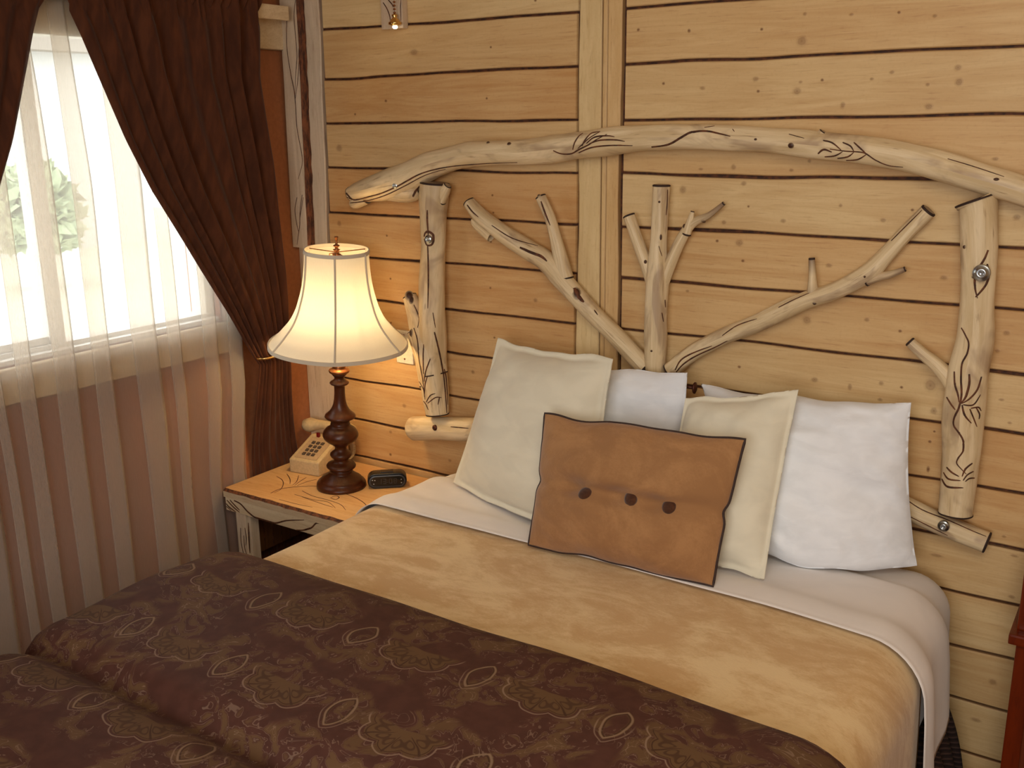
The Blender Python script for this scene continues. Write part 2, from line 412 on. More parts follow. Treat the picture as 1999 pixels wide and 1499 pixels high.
def carve(mb, strokes, mat, lift=0.0012, wscale=1.0):
    """carved lines: find the spot on the surface, lay a tapering dark groove along it"""
    tree = mb.bvh()
    for st in strokes:
        w = st[0]; pts = catmull(st[1], 6); hits = []
        for (px, py) in pts:
            h = tree.ray_cast(CAM, ray(px, py).normalized())
            if h[0] is not None: hits.append((h[0], h[1] if h[1].dot(CAM - h[0]) > 0 else -h[1]))
        if len(hits) < 3: continue
        vs = []; fs = []; N = len(hits)
        for k, (p, nrm) in enumerate(hits):
            d = (hits[min(k + 1, N - 1)][0] - hits[max(k - 1, 0)][0]).normalized()
            side = d.cross(nrm).normalized()
            t = k / (N - 1); ww = w * mpp(p) * 0.5 * wscale * (0.35 + 0.65 * sin(pi * min(1, 0.12 + t * 0.9)) ** 0.7)
            vs += [p + side * ww - nrm * 0.0015, p + side * ww * 0.6 + nrm * lift, p - side * ww * 0.6 + nrm * lift, p - side * ww - nrm * 0.0015]
        for k in range(N - 1):
            for q in range(3): fs.append((k * 4 + q, k * 4 + q + 1, k * 4 + 5 + q, k * 4 + 4 + q))
        mb.add(vs, fs, mat, True, {'tone': 0.5} )

# ================================================================== THE ROOM
XR, YF, ZC = 4.3, -4.4, 2.62
m = MB(); m.box(-0.15, XR + 0.1, YF - 0.1, 0.15, -0.1, 0.0); meta(m.build('floor', CARPET), None, None, kind='structure')
m = MB(); m.box(-0.15, XR + 0.1, YF - 0.1, 0.15, ZC, ZC + 0.1); meta(m.build('ceiling', PAINT2), None, None, kind='structure')
m = MB(); m.box(XR, XR + 0.1, YF - 0.1, 0.15, 0, ZC, attr={'tone': 0.5}); meta(m.build('wall_right', W_WALL), None, None, kind='structure')
m = MB(); m.box(-0.15, XR, YF - 0.1, YF, 0, ZC); meta(m.build('wall_front', PAINT2), None, None, kind='structure')
# window wall with its opening
WY0, WY1, WZ0, WZ1 = -1.47, -0.385, 1.17, 2.09
m = MB()
m.box(-0.15, 0, YF, WY0, 0, ZC); m.box(-0.15, 0, WY1, 0.15, 0, ZC); m.box(-0.15, 0, WY0, WY1, 0, WZ0); m.box(-0.15, 0, WY0, WY1, WZ1, ZC)
meta(m.build('wall_left', PAINT), None, None, kind='structure')

# back wall: one mesh of scribed pine boards over a dark backing
SEAMS = [0.0, 0.165, 0.315, 0.467, 0.620, 0.765, 0.913, 1.064, 1.213, 1.365, 1.512, 1.664, 1.812, 1.960, 2.107, 2.258, 2.41, ZC]
def seamz(k, x, sect):
    if k == 0 or k == len(SEAMS) - 1: return SEAMS[k]
    s = SEAMS[k] + 0.006 * nz(k * 3.1 + sect * 9, x * 1.5, 0.3) + 0.0035 * nz(k * 5.7, x * 5, sect * 4.0)
    if sect == 0 and k == 14: s += 0.010 - 0.012 * (x - 0.2)
    return s
def gapw(k, x, sect, e): return 0.0028 + 0.0032 * max(0, nz(k * 7.7 + e, x * 4, sect * 3 + 0.7)) + 0.0008 * nz(x * 40, k, e)
wall = MB()
wall.box(0, XR, 0.012, 0.1, 0, ZC, mat=1)
def board(x0f, x1f, k, sect, tone):
    n = 70 if sect else 48
    def P(i, j):
        t = i / (n - 1)
        zl = seamz(k, x0f(0) + t, sect)
        zm = (SEAMS[k] + SEAMS[k + 1]) / 2
        x0 = x0f(zm); x1 = x1f(zm); x = x0 + (x1 - x0) * t
        zb = seamz(k, x, sect) + gapw(k, x, sect, 1); zt = seamz(k + 1, x, sect) - gapw(k + 1, x, sect, 2)
        xx = x
        if i == 0: xx = x + 0.0
        prof = [(zb, 0.013), (zb, 0.003), (zb + 0.0035, 0.0), (zb + (zt - zb) * .33, 0), (zb + (zt - zb) * .66, 0), (zt - 0.0035, 0.0), (zt, 0.003), (zt, 0.013)][j]
        y = prof[1] + (0.0008 * nz(x * 3, k * 2, j) if 1 < j < 6 else 0)
        ex = 0.0
        if i == 0 or i == n - 1: y = max(y, 0.009)
        if i == 1: xx = x0 + 0.004; y = max(y, 0.0)
        if i == n - 2: xx = x1 - 0.004
        return (xx, y, prof[0])
    kn = lambda i, j: 0.72 if j in (0, 1, 6, 7) or i in (0, n - 1) else 0.0
    wall.grid(P, n, 8, 0, {'tone': lambda i, j: tone, 'knot': kn}, smooth=False)
edge_l = lambda z: interp([(0, 0.158), (0.9, 0.160), (1.41, 0.150), (1.66, 0.164), (1.9, 0.167), (2.1, 0.176), (3, 0.18)], z)
mid_l = lambda z: 1.160 + 0.006 * (z - 1.1) + 0.003 * sin(z * 9)
mid_r = lambda z: 1.313 + 0.002 * sin(z * 7)
rt = random.Random(3)
ltone = {15: .75, 14: .9, 13: .6, 12: .25, 11: .65, 10: .15, 9: .3, 8: .2, 7: .35, 6: .3, 5: .35, 4: .3}
for k in range(17):
    board(edge_l, mid_l, k, 0, ltone.get(k, 0.4))
    board(mid_r, lambda z: XR, k, 1, 0.35 + 0.55 * rt.random())
# uprights that cap the board ends (part of the wall)
def upright(x0f, x1f, y, mat, seed):
    n = 60
    def P(i, j):
        z = ZC * i / (n - 1); x0 = x0f(z); x1 = x1f(z)
        return [(x0, 0.012, z), (x0, y + 0.003, z), (x0 + 0.004, y, z), ((x0 + x1) / 2, y + 0.0005 * nz(z * 3, seed), z), (x1 - 0.004, y, z), (x1, y + 0.003, z), (x1, 0.012, z)][j]
    wall.grid(P, n, 7, mat, {'tone': lambda i, j: seed, 'knot': lambda i, j: 0.5 if j in (0, 1, 5, 6) else 0.0}, smooth=False)
wob = lambda s, z: 0.0035 * nz(z * 3.3, s) + 0.002 * nz(z * 11, s + 5)
upright(lambda z: 0.0, lambda z: edge_l(z) - 0.007 + wob(1, z), -0.004, 3, 0.5)
upright(lambda z: mid_l(z) + 0.007 + wob(2, z), lambda z: 1.245, -0.006, 2, 0.75)
upright(lambda z: 1.2462, lambda z: 1.262, -0.004, 2, 0.35)
upright(lambda z: 1.263, lambda z: mid_r(z) - 0.007 + wob(3, z), -0.006, 2, 0.25)
# knots and nail holes: soft round stains in the board faces
def knot_px(px, py, rx, rz, mx=1.0):
    p = onY(px, py, -0.0012); s = mpp(p); rx *= s * 1.15; rz *= s; n = 18; vs = [p]; at = [mx]
    for q, kk in ((0.4, 0.8), (0.75, 0.35), (1.0, 0.0)):
        for i in range(n):
            a = 2 * pi * i / n; w = 1 + 0.18 * nz(cos(a) * 2 + px, sin(a) * 2, q)
            vs.append(p + Vector((rx * q * w * cos(a), 0.0009 * q, rz * q * w * sin(a)))); at.append(mx * kk)
    fs = [(0, 1 + i, 1 + (i + 1) % n) for i in range(n)]
    for r in range(2):
        for i in range(n): j = (i + 1) % n; fs.append((1 + r * n + i, 1 + (r + 1) * n + i, 1 + (r + 1) * n + j, 1 + r * n + j))
    zc = p.z; k = max(i for i in range(17) if SEAMS[i] <= zc + 0.001)
    lim = min(zc - SEAMS[k], SEAMS[k + 1] - zc) - 0.010
    if lim < 0.004: return
    sq = min(1.0, lim / (rz * 1.15)); vs = [Vector((v.x, v.y, zc + (v.z - zc) * sq)) for v in vs]
    tone = KT[1 if p.x > 1.3 else 0].get(k, 0.4)
    wall.add(vs, fs, 0, True, {'knot': at, 'tone': tone})
rt = random.Random(3); KT = {0: ltone, 1: {k: 0.35 + 0.55 * rt.random() for k in range(17)}}
KNOTS = [(808, 102, 13, 8), (753, 197, 4, 4), (950, 192, 3, 3), (958, 92, 3, 3), (693, 223, 3, 3), (662, 289, 10, 10), (662, 436, 7, 8), (755, 460, 3, 3), (961, 381, 3, 3), (963, 415, 3, 3), (958, 472, 3, 3), (762, 544, 3, 3), (957, 562, 3, 3), (763, 630, 3, 3), (965, 659, 3, 3), (1045, 586, 6, 6), (923, 726, 5, 6), (789, 792, 6, 6), (762, 843, 5, 5), (762, 887, 4, 4), (878, 899, 5, 5), (1045, 1, 4, 3), (1192, 502, 4, 4),
 (1246, 58, 4, 4), (1345, 60, 4, 5), (1487, 57, 4, 4), (1571, 27, 5, 5), (1662, 28, 6, 4), (1825, 31, 6, 5), (1755, 24, 4, 4), (1565, 80, 12, 14), (1295, 163, 4, 4), (1371, 172, 7, 5), (1475, 154, 8, 7), (1480, 178, 4, 4), (1556, 178, 11, 10), (1563, 160, 5, 4), (1605, 156, 4, 4), (1702, 154, 5, 4), (1741, 141, 6, 5), (1645, 205, 6, 9), (1811, 165, 5, 5), (1870, 132, 9, 8), (1872, 160, 9, 11), (1813, 208, 10, 9), (1368, 330, 6, 9), (1432, 326, 6, 9), (1545, 332, 6, 8), (1580, 314, 5, 5), (1943, 310, 8, 5), (1461, 403, 3, 3), (1333, 370, 9, 11), (1452, 358, 7, 10), (1413, 434, 6, 6), (1529, 431, 7, 6), (1641, 401, 5, 5), (1724, 430, 7, 6), (1781, 410, 4, 4), (1985, 424, 9, 8), (1443, 474, 10, 14), (1613, 474, 13, 16), (1450, 509, 4, 4), (1618, 518, 8, 6), (1842, 542, 9, 7), (1400, 470, 4, 4), (1342, 568, 5, 4), (1575, 625, 11, 12), (1692, 624, 6, 6), (1757, 646, 4, 4), (1443, 716, 4, 4), (1590, 741, 9, 7), (1659, 755, 5, 10), (1720, 748, 6, 6), (1760, 756, 4, 4), (1718, 780, 6, 5), (1816, 752, 14, 18), (1823, 802, 8, 10), (1955, 780, 6, 4), (1971, 825, 5, 4), (1824, 842, 3, 3), (1815, 862, 4, 4), (1812, 916, 4, 14), (1947, 685, 6, 6), (1965, 650, 8, 7), (1828, 1084, 16, 5), (1960, 1047, 5, 4), (1980, 1085, 9, 14), (1975, 1165, 8, 6), (1938, 1331, 9, 9), (1905, 1405, 12, 6), (1165, 390, 3, 3)]
for q in KNOTS: knot_px(q[0], q[1], q[2], q[3], 0.95 if q[2] < 5 else 0.62)
meta(wall.build('wall_back', [W_WALL, BURN, W_POST, W_PALEZ]), None, None, kind='structure')

# ------------------------------------------------------------------ window, its frame and trims
win = empty('window_1', (-0.07, (WY0 + WY1) / 2, WZ0)); win['kind'] = 'structure'
m = MB(); g = 0.028
for a in ((WY0, WY1, WZ0, WZ0 + g), (WY0, WY1, WZ1 - g, WZ1), (WY0, WY0 + g, WZ0, WZ1), (WY1 - g, WY1, WZ0, WZ1)):
    m.box(-0.11, -0.035, a[0], a[1], a[2], a[3], bev=0.003)
m.box(-0.035, -0.004, WY0, WY1, WZ0, WZ0 + 0.015, bev=0.003)
m.build('window_frame', VINYL, win)
m = MB(); m.box(-0.10, -0.045, -0.975, -0.925, WZ0 + g, WZ1 - g, bev=0.004)
m.box(-0.098, -0.05, WY0 + g, -0.975, WZ0 + g, WZ0 + g + 0.022, bev=0.003); m.box(-0.098, -0.05, WY0 + g, -0.975, WZ1 - g - 0.022, WZ1 - g, bev=0.003)
m.build('mullion', VINYL, win)
m = MB(); m.box(-0.082, -0.078, WY0 + g - .005, -0.97, WZ0 + g - .005, WZ1 - g + .005); m.build('glass_pane', GLASS, win)
m = MB(); m.box(-0.092, -0.088, -0.93, WY1 - g + .005, WZ0 + g - .005, WZ1 - g + .005); m.build('glass_pane', GLASS, win)
def trim(name, y0, y1, z0, z1, mt, th=0.024, vertical=False):
    q = MB(); n = 24
    def P(i, j):
        if not vertical:
            y = y0 + (y1 - y0) * i / (n - 1); w = 0.004 * nz(y * 6, z0 * 7)
            zb, zt = z0 + w, z1 + 0.003 * nz(y * 5, z1)
            return [(0.0, y, zb), (th - .004, y, zb), (th, y, zb + .004), (th, y, zt - .004), (th - .004, y, zt), (0.0, y, zt)][j]
        z = z0 + (z1 - z0) * i / (n - 1); w = 0.003 * nz(z * 6, y0 * 7)
        return [(0.0, y0 + w, z), (th - .004, y0 + w, z), (th, y0 + w + .004, z), (th, y1 - .004, z), (th - .004, y1, z), (0.0, y1, z)][j]
    q.grid(P, n, 6, 0, {'tone': lambda i, j: 0.5, 'knot': lambda i, j: 0.8 if j in (0, 1, 5) else 0.0}, smooth=False)
    vsn = len(q.v)
    q.add([P(0, j) for j in range(6)], [tuple(range(6))], 0, False); q.add([P(n - 1, j) for j in range(6)], [tuple(reversed(range(6)))], 0, False)
    meta(q.build(name, mt), None, None, kind='structure')
trim('trim_1', -1.95, -0.335, 1.065, 1.168, W_PALE)
trim('trim_2', -1.95, -0.006, 2.058, 2.165, W_PALE)
trim('trim_3', WY1 + 0.004, -0.300, 1.172, 2.055, W_PALEZ, vertical=True)
trim('trim_4', WY0 - 0.09, WY0 - 0.004, 1.172, 2.055, W_PALEZ, vertical=True)

# outdoors, bright beyond the panes
m = MB(); m.box(-30, -0.6, -16, 14, -0.3, -0.2); meta(m.build('ground', GRASS), None, None, kind='structure')
bl = empty('neighbouring_building', (-13, 4, -0.2), 'pale building far outside the window, seen blurred through the sheer curtain', 'building')
m = MB(); m.box(-15, -13, 1.5, 9, -0.2, 3.0); m.build('wall', STUCCO, bl)
m = MB(); m.box(-15.3, -12.6, 1.2, 9.3, 3.0, 3.25); m.build('roof', mat_plain('roof_grey', srgb(150, 140, 130), 0.8), bl)
m = MB()
rs = random.Random(5); SBX = onX(60, 360, -9.5)
for i in range(900):
    a = rs.random() * 2 * pi; b = math.acos(1 - 1.7 * rs.random()); rr = 0.6 * (0.6 + 0.4 * rs.random())
    c = Vector((SBX.x + rr * sin(b) * cos(a), SBX.y + rr * 0.9 * sin(b) * sin(a), 0.75 + rr * 1.1 * cos(b))); d = Vector((rs.uniform(-1, 1), rs.uniform(-1, 1), rs.uniform(-1, 1))).normalized() * 0.14; e = d.orthogonal().normalized() * 0.07
    m.add([c - d, c + e, c + d, c - e], [(0, 1, 2, 3)], 0, False)
m.lathe([(0.05, -0.95), (0.04, 0.2)], (SBX.x, SBX.y, 0.75), 8)
meta(m.build('garden_shrub', LEAF, origin=(SBX.x, SBX.y, -0.2)), 'green leafy shrub standing outside beyond the window glass', 'shrub')

# ------------------------------------------------------------------ carved slab in the corner
sl = MB()
A = [onY(548, 0, -0.036), onY(585, 0, -0.036), onY(602, 482, -0.036), onY(571, 482, -0.036)]
ex = (A[0] - A[3]) / (A[0].z - A[3].z); top = 2.45
n = 60
def PS(i, j):
    t = i / (n - 1); z = A[3].z + (top - A[3].z) * t
    xl = A[3].x + (A[0].x - A[3].x) * (z - A[3].z) / (A[0].z - A[3].z) * 0.6 + 0.0015 * nz(z * 9, 2)
    xr = A[2].x + (A[1].x - A[2].x) * (z - A[3].z) / (A[1].z - A[2].z) * 0.6 + 0.003 * nz(z * 8, 5)
    return [(xl, -0.0045, z), (xl - .001, -0.033, z), (xl + .003, -0.036, z), ((xl + xr) / 2, -0.0365, z), (xr - .003, -0.036, z), (xr + .002 + .003 * nz(z * 30, 1), -0.025, z), (xr + .003 + .004 * nz(z * 23, 3), -0.0045, z)][j]
sl.grid(PS, n, 7, 0, {'tone': lambda i, j: 0.6, 'knot': lambda i, j: 0.0}, smooth=False)
for fi, f in enumerate(sl.f):
    j = fi // (n - 1) if False else fi // (n - 1)
nf = len(sl.f)
# grid() runs i fastest: columns are i, rows are j
for fi in range(nf):
    j = fi // (n - 1)
    if j >= 4: sl.m[fi] = 1
    if j == 0: sl.m[fi] = 2
sl.add([PS(0, j) for j in range(7)], [tuple(range(7))], 2, False); sl.add([PS(n - 1, j) for j in range(7)], [tuple(range(7))], 0, False)
carve(sl, [(2.6, [(560, 30), (560, 90), (567, 140), (574, 175), (577, 205), (580, 250), (589, 300), (590, 320), (582, 350)]), (2.2, [(577, 0), (574, 30), (577, 70), (580, 110), (577, 150), (576, 200)]), (2.2, [(582, 40), (584, 100), (582, 150), (576, 198)]),
           (2.2, [(580, 385), (576, 410), (580, 440), (584, 455)]), (2.2, [(590, 380), (586, 410), (585, 440), (582, 462), (580, 478)]), (1.8, [(592, 385), (588, 410), (585, 430)])], 2, 0.0008)
meta(sl.build('carved_slab', [W_PALEZ, BARK, BURN], origin=(0.06, -0.03, A[3].z)), 'whitewashed vertical wood slab with bark edge and carved stems, hung in the corner above the lamp', 'wood slab')

# wall outlet plate
ol = empty('switch_plate', (0.536, -0.001, 0.866), 'white wall plate half hidden behind the lampshade rim beside the log post', 'switch plate')
p0 = onY(775, 643, -0.004); p1 = onY(807, 711, -0.004)
cx, cz = (p0.x + p1.x) / 2, (p0.z + p1.z) / 2
m = MB(); m.box(cx - .037, cx + .037, -0.009, 0.0005, cz - .058, cz + .058, bev=0.0025); m.build('cover_plate', VINYLW, ol)
m = MB(); m.box(cx - .006, cx + .006, -0.018, -0.008, cz - .012, cz + .012, bev=0.002); m.build('switch_lever', VINYLW, ol)
for dz in (-.042, .042):
    m = MB(); m.lathe([(0.0032, 0), (0.0032, 0.002), (0.001, 0.003)], (cx, -0.0085, cz + dz), 12, 0, Vector((0, -1, 0))); m.build('screw', ABRASS, ol)

# wall sconce whose lower end shows at the top of the frame
sc_ = empty('wall_sconce', (0.51, -0.002, 2.10), 'carved wooden wall sconce with brass bell cup, hung high on the boards above the lamp', 'sconce')
q0 = onY(745, 58, -0.026); q1 = onY(787, 55, -0.026)
m = MB(); m.box(q0.x, q1.x, -0.026, 0.0, q0.z, 2.5, bev=0.003, attr={'tone': 0.3})
carve(m, [(3, [(748, 5), (756, 18), (761, 32), (762, 42)]), (3, [(758, 0), (765, 8), (768, 14)]), (2, [(783, 0), (782, 15), (783, 40)])], 1)
m.build('back_board', [W_PALEZ, BURN], sc_)
c = onY(771, 48, -0.05)
m = MB(); m.lathe([(0.001, 0.0), (0.012, 0.001), (0.020, 0.004), (0.021, 0.010), (0.016, 0.013), (0.013, 0.018), (0.012, 0.020), (0.006, 0.024), (0.009, 0.029), (0.009, 0.033), (0.003, 0.036)], c + Vector((0, 0, -0.004)), 28); m.build('bell_cup', BRASS, sc_)
m = MB(); m.lathe([(0.001, -0.010), (0.006, -0.009), (0.009, -0.004), (0.006, 0.001)], c + Vector((0, 0, -0.003)), 16); m.build('glint_tip', mat_emit('glint_glow', (1, 0.9, 0.7, 1), 3), sc_)  # glowing tip stands in for a bright reflection on the brass, not a bulb
m = MB()
for k in range(14): 
    zz = c.z + 0.035 + k * 0.0105
    m.lathe([(0.0005, -0.004), (0.0035, -0.0022), (0.0044, 0), (0.0035, 0.0022), (0.0005, 0.004)], (c.x, c.y, zz), 10)
m.build('bead_chain', ABRASS, sc_)
m = MB(); m.tube([(c.x, c.y, c.z + 0.175), (c.x, -0.04, c.z + 0.20), (c.x, -0.02, c.z + 0.20)], 0.004); m.build('bracket', ABRASS, sc_)

# ================================================================== HEADBOARD
hb = empty('headboard', (1.44, 0, 0.6), 'rustic headboard of pale peeled logs and branches with carved vines, mounted above the bed', 'headboard')
def log_mb(path, Y, seed=0.0, n=26, sub=10, rough=0.075, grey0=0.0, grey1=0.0, tipflat=True, flat=1.0, mb=None, cap=True, knotcap=True):
    mb = mb or MB(); P = catmull(path, sub); N = len(P); vs = []; kn = []; gr = []; uv = []; L = 0.0; prev = None
    C = []; Rad = []
    for (px, py, hw) in P:
        c = onY(px, py, Y); C.append(c); Rad.append(hw * mpp(c))
    for k in range(N):
        d = (C[min(k + 1, N - 1)] - C[max(k - 1, 0)]).normalized()
        a = Vector((0, -1, 0)); b = d.cross(a).normalized(); a = b.cross(d)
        if k: L += (C[k] - C[k - 1]).length
        t = k / (N - 1); r = Rad[k]
        e = min(k, N - 1 - k)
        if not tipflat and k >= N - 3: r *= (0.9, 0.7, 0.35)[k - (N - 3)]
        for i in range(n + 1):
            an = 2 * pi * i / n; ci, si = cos(an), sin(an)
            w = 1 + rough * nz(ci * 1.2 + seed, si * 1.2 + L * 4, L * 7 + seed) * 1.6 + rough * 0.5 * nz(ci * 3 + seed, si * 3, L * 14)
            q = C[k] + (a * ci * flat + b * si) * r * w
            q.y = min(q.y, -0.0065 if r > 0.012 else q.y)
            vs.append(q); uv.append((i / n * 2 * pi * 0.045 + seed, L + seed)); kn.append(0.0); gr.append(grey0 * max(0, 1 - t * 3) + grey1 * max(0, (t - 0.55) / 0.45))
    fs = []
    for k in range(N - 1):
        for i in range(n): fs.append((k * (n + 1) + i, k * (n + 1) + i + 1, (k + 1) * (n + 1) + i + 1, (k + 1) * (n + 1) + i))
    mb.add(vs, fs, 0, True, {'knot': kn, 'grey': gr}, uv)
    if cap:
        for k, inn in ((0, 1), (N - 1, N - 2)):
            ring = vs[k * (n + 1): k * (n + 1) + n]; cc = sum(ring, Vector()) / n; d = (C[k] - C[inn]).normalized()
            inner = [cc + (q - cc) * 0.82 + d * 0.0015 for q in ring]; outer = [cc + (q - cc) * 1.02 for q in ring]
            b0 = [cc + (q - cc) * 1.02 - d * 0.004 for q in ring]
            fs2 = [(i, (i + 1) % n, n + (i + 1) % n, n + i) for i in range(n)]
            mb.add(b0 + outer + inner + [cc + d * 0.002], fs2 + [(n + a_, n + b_, 2 * n + b_, 2 * n + a_) for a_, b_ in [(i, (i + 1) % n) for i in range(n)]], 2, True, {'knot': 0.0, 'grey': 0.0}, [(0, 0)] * (3 * n + 1))
            mb.add(inner + [cc + d * 0.002], [(i, (i + 1) % n, n) for i in range(n)], 0, True, {'knot': 0.25, 'grey': 0.4}, [(q.x * 3, q.z * 3) for q in inner + [cc]])
    return mb
def kmark(mb, px, py, rx, ry, raise_=0.002):
    """dark knot sitting in the log's surface"""
    tree = mb.bvh(); h = tree.ray_cast(CAM, ray(px, py).normalized())
    if h[0] is None: return
    p, nr = h[0], h[1]; nr = nr if nr.dot(CAM - p) > 0 else -nr
    s = mpp(p); a = Vector((0, 0, 1)); a = (a - nr * a.dot(nr)).normalized(); b = nr.cross(a); n = 14; vs = [p + nr * (raise_ + 0.001)]
    for q, hgt in ((0.55, raise_ + .0012), (1.0, -0.003)):
        for i in range(n):
            an = 2 * pi * i / n; vs.append(p + (b * rx * cos(an) + a * ry * sin(an)) * s * q + nr * hgt)
    fs = [(0, 1 + i, 1 + (i + 1) % n) for i in range(n)] + [(1 + i, 1 + n + i, 1 + n + (i + 1) % n, 1 + (i + 1) % n) for i in range(n)]
    mb.add(vs, fs, 0, True, {'knot': [1.0] * (1 + n) + [0.25] * n, 'grey': 0.0}, [(v.x, v.z) for v in vs])
LM = [LOG, BURN, BLACKISH]

TR = [(684, 379, 14), (700, 375, 19), (742, 365, 28), (790, 350, 31), (830, 328, 27), (875, 312, 24), (912, 303, 25), (950, 300, 24), (1025, 297, 24), (1100, 289, 26), (1137, 283, 26), (1200, 274, 27), (1280, 268, 25), (1360, 268, 25), (1440, 271, 25), (1520, 276, 24), (1600, 284, 27), (1680, 292, 28), (1760, 304, 28), (1840, 326, 29), (1921, 350, 29), (1999, 374, 28), (2070, 402, 27), (2140, 436, 24)]
t = log_mb(TR, -0.068, 1.3, 30, 9)
log_mb([(760, 372, 20), (800, 374, 20), (818, 372, 15)], -0.066, 2.0, 20, 6, mb=t, cap=False, tipflat=False)
log_mb([(1590, 285, 22), (1602, 268, 14), (1609, 258, 10)], -0.07, 6.0, 16, 6, mb=t)
log_mb([(715, 385, 14), (697, 395, 12), (684, 399, 7)], -0.068, 7.7, 16, 6, mb=t, cap=False, tipflat=False)
for q in ((953, 279, 5, 4), (994, 281, 6, 5), (1229, 244, 7, 4), (1544, 284, 8, 7), (1475, 272, 4, 3), (1945, 350, 7, 4)): kmark(t, *q)
carve(t, [(4, [(678, 385), (690, 390), (700, 389), (720, 384), (745, 377), (775, 364), (800, 350), (830, 336), (880, 325), (950, 319), (1010, 317)]),
 (3, [(684, 396), (710, 393), (750, 382), (790, 363), (830, 342), (870, 330)]), (6, [(676, 377), (684, 386), (692, 390)]),
 (6, [(806, 384), (812, 372), (822, 360)]),
 (4, [(1080, 294), (1095, 300), (1115, 300), (1130, 292), (1150, 282), (1165, 272), (1185, 262)]), (4, [(1118, 292), (1122, 278), (1130, 266), (1138, 260)]), (4, [(1136, 285), (1143, 272), (1155, 260), (1172, 257)]),
 (4, [(1145, 280), (1160, 268), (1185, 265), (1200, 267)]), (4, [(1150, 281), (1170, 274), (1200, 273), (1220, 276)]), (4, [(1130, 298), (1155, 288), (1190, 284), (1235, 284)]), (3, [(1128, 290), (1150, 270), (1170, 258)]),
 (6, [(1272, 287), (1305, 282), (1330, 268), (1350, 258), (1380, 256), (1405, 261), (1426, 266)]),
 (3.5, [(1620, 291), (1650, 295), (1680, 297), (1692, 301), (1710, 313), (1735, 323), (1763, 326)]), (4, [(1607, 274), (1625, 279), (1643, 294)]), (4, [(1645, 278), (1660, 285), (1667, 296)]), (4, [(1667, 278), (1680, 290), (1692, 301)]),
 (4, [(1610, 306), (1630, 304), (1645, 296)]), (4, [(1635, 309), (1655, 306), (1667, 297)]), (4, [(1652, 313), (1675, 311), (1692, 301)]), (5, [(1597, 300), (1608, 292), (1624, 297)]),
 (2, [(1375, 249), (1395, 246)]), (2, [(1430, 252), (1434, 257)]), (2, [(1540, 262), (1570, 270)]), (2.5, [(1850, 310), (1900, 325), (1960, 345)])], 1)
t.build('top_rail', LM, hb)

t = log_mb([(849, 357, 28), (848, 385, 29), (846, 422, 26), (847, 477, 24), (845, 513, 25), (844, 550, 26), (843, 600, 27), (843, 640, 29), (843, 697, 29), (849, 752, 27), (855, 808, 23)], -0.058, 4.1, 30, 8, grey0=0.3)
log_mb([(848, 730, 26), (838, 680, 29), (826, 640, 25), (811, 605, 19), (799, 577, 14)], -0.060, 5.5, 20, 8, rough=0.1, mb=t)
log_mb([(840, 750, 20), (824, 700, 15), (809, 664, 10), (802, 648, 7)], -0.060, 8.5, 16, 8, rough=0.12, mb=t)
log_mb([(858, 392, 14), (868, 372, 12), (874, 362, 8)], -0.064, 3.5, 16, 6, mb=t)
for q in ((799, 577, 9, 11), (803, 650, 6, 10), (803, 585, 6, 10)): kmark(t, *q, 0.003)
carve(t, [(5, [(834, 410), (834, 430), (836, 460)]), (4.5, [(835, 480), (836, 520), (836, 560), (835, 602)]), (6, [(828, 462), (830, 455), (836, 452), (845, 458), (846, 470), (842, 478), (833, 478), (828, 466)]),
 (5, [(848, 648), (856, 680), (863, 715), (868, 750), (872, 806)]), (4, [(867, 720), (871, 740), (874, 790)]),
 (3.5, [(808, 640), (815, 665), (818, 700), (825, 740), (830, 780)]), (3.5, [(827, 672), (826, 700), (827, 730)]), (3.5, [(840, 700), (831, 725), (828, 745)]), (3, [(815, 740), (826, 758), (829, 775)]), (3, [(834, 735), (830, 750), (829, 770)]),
 (3, [(832, 785), (840, 772), (850, 768)]), (3, [(835, 787), (850, 776), (862, 776)]), (3, [(827, 783), (832, 790), (836, 800)]), (3, [(808, 595), (818, 620), (815, 640)]), (3, [(858, 775), (855, 790)]), (2.5, [(845, 610), (850, 640)])], 1)
t.build('post', LM, hb)

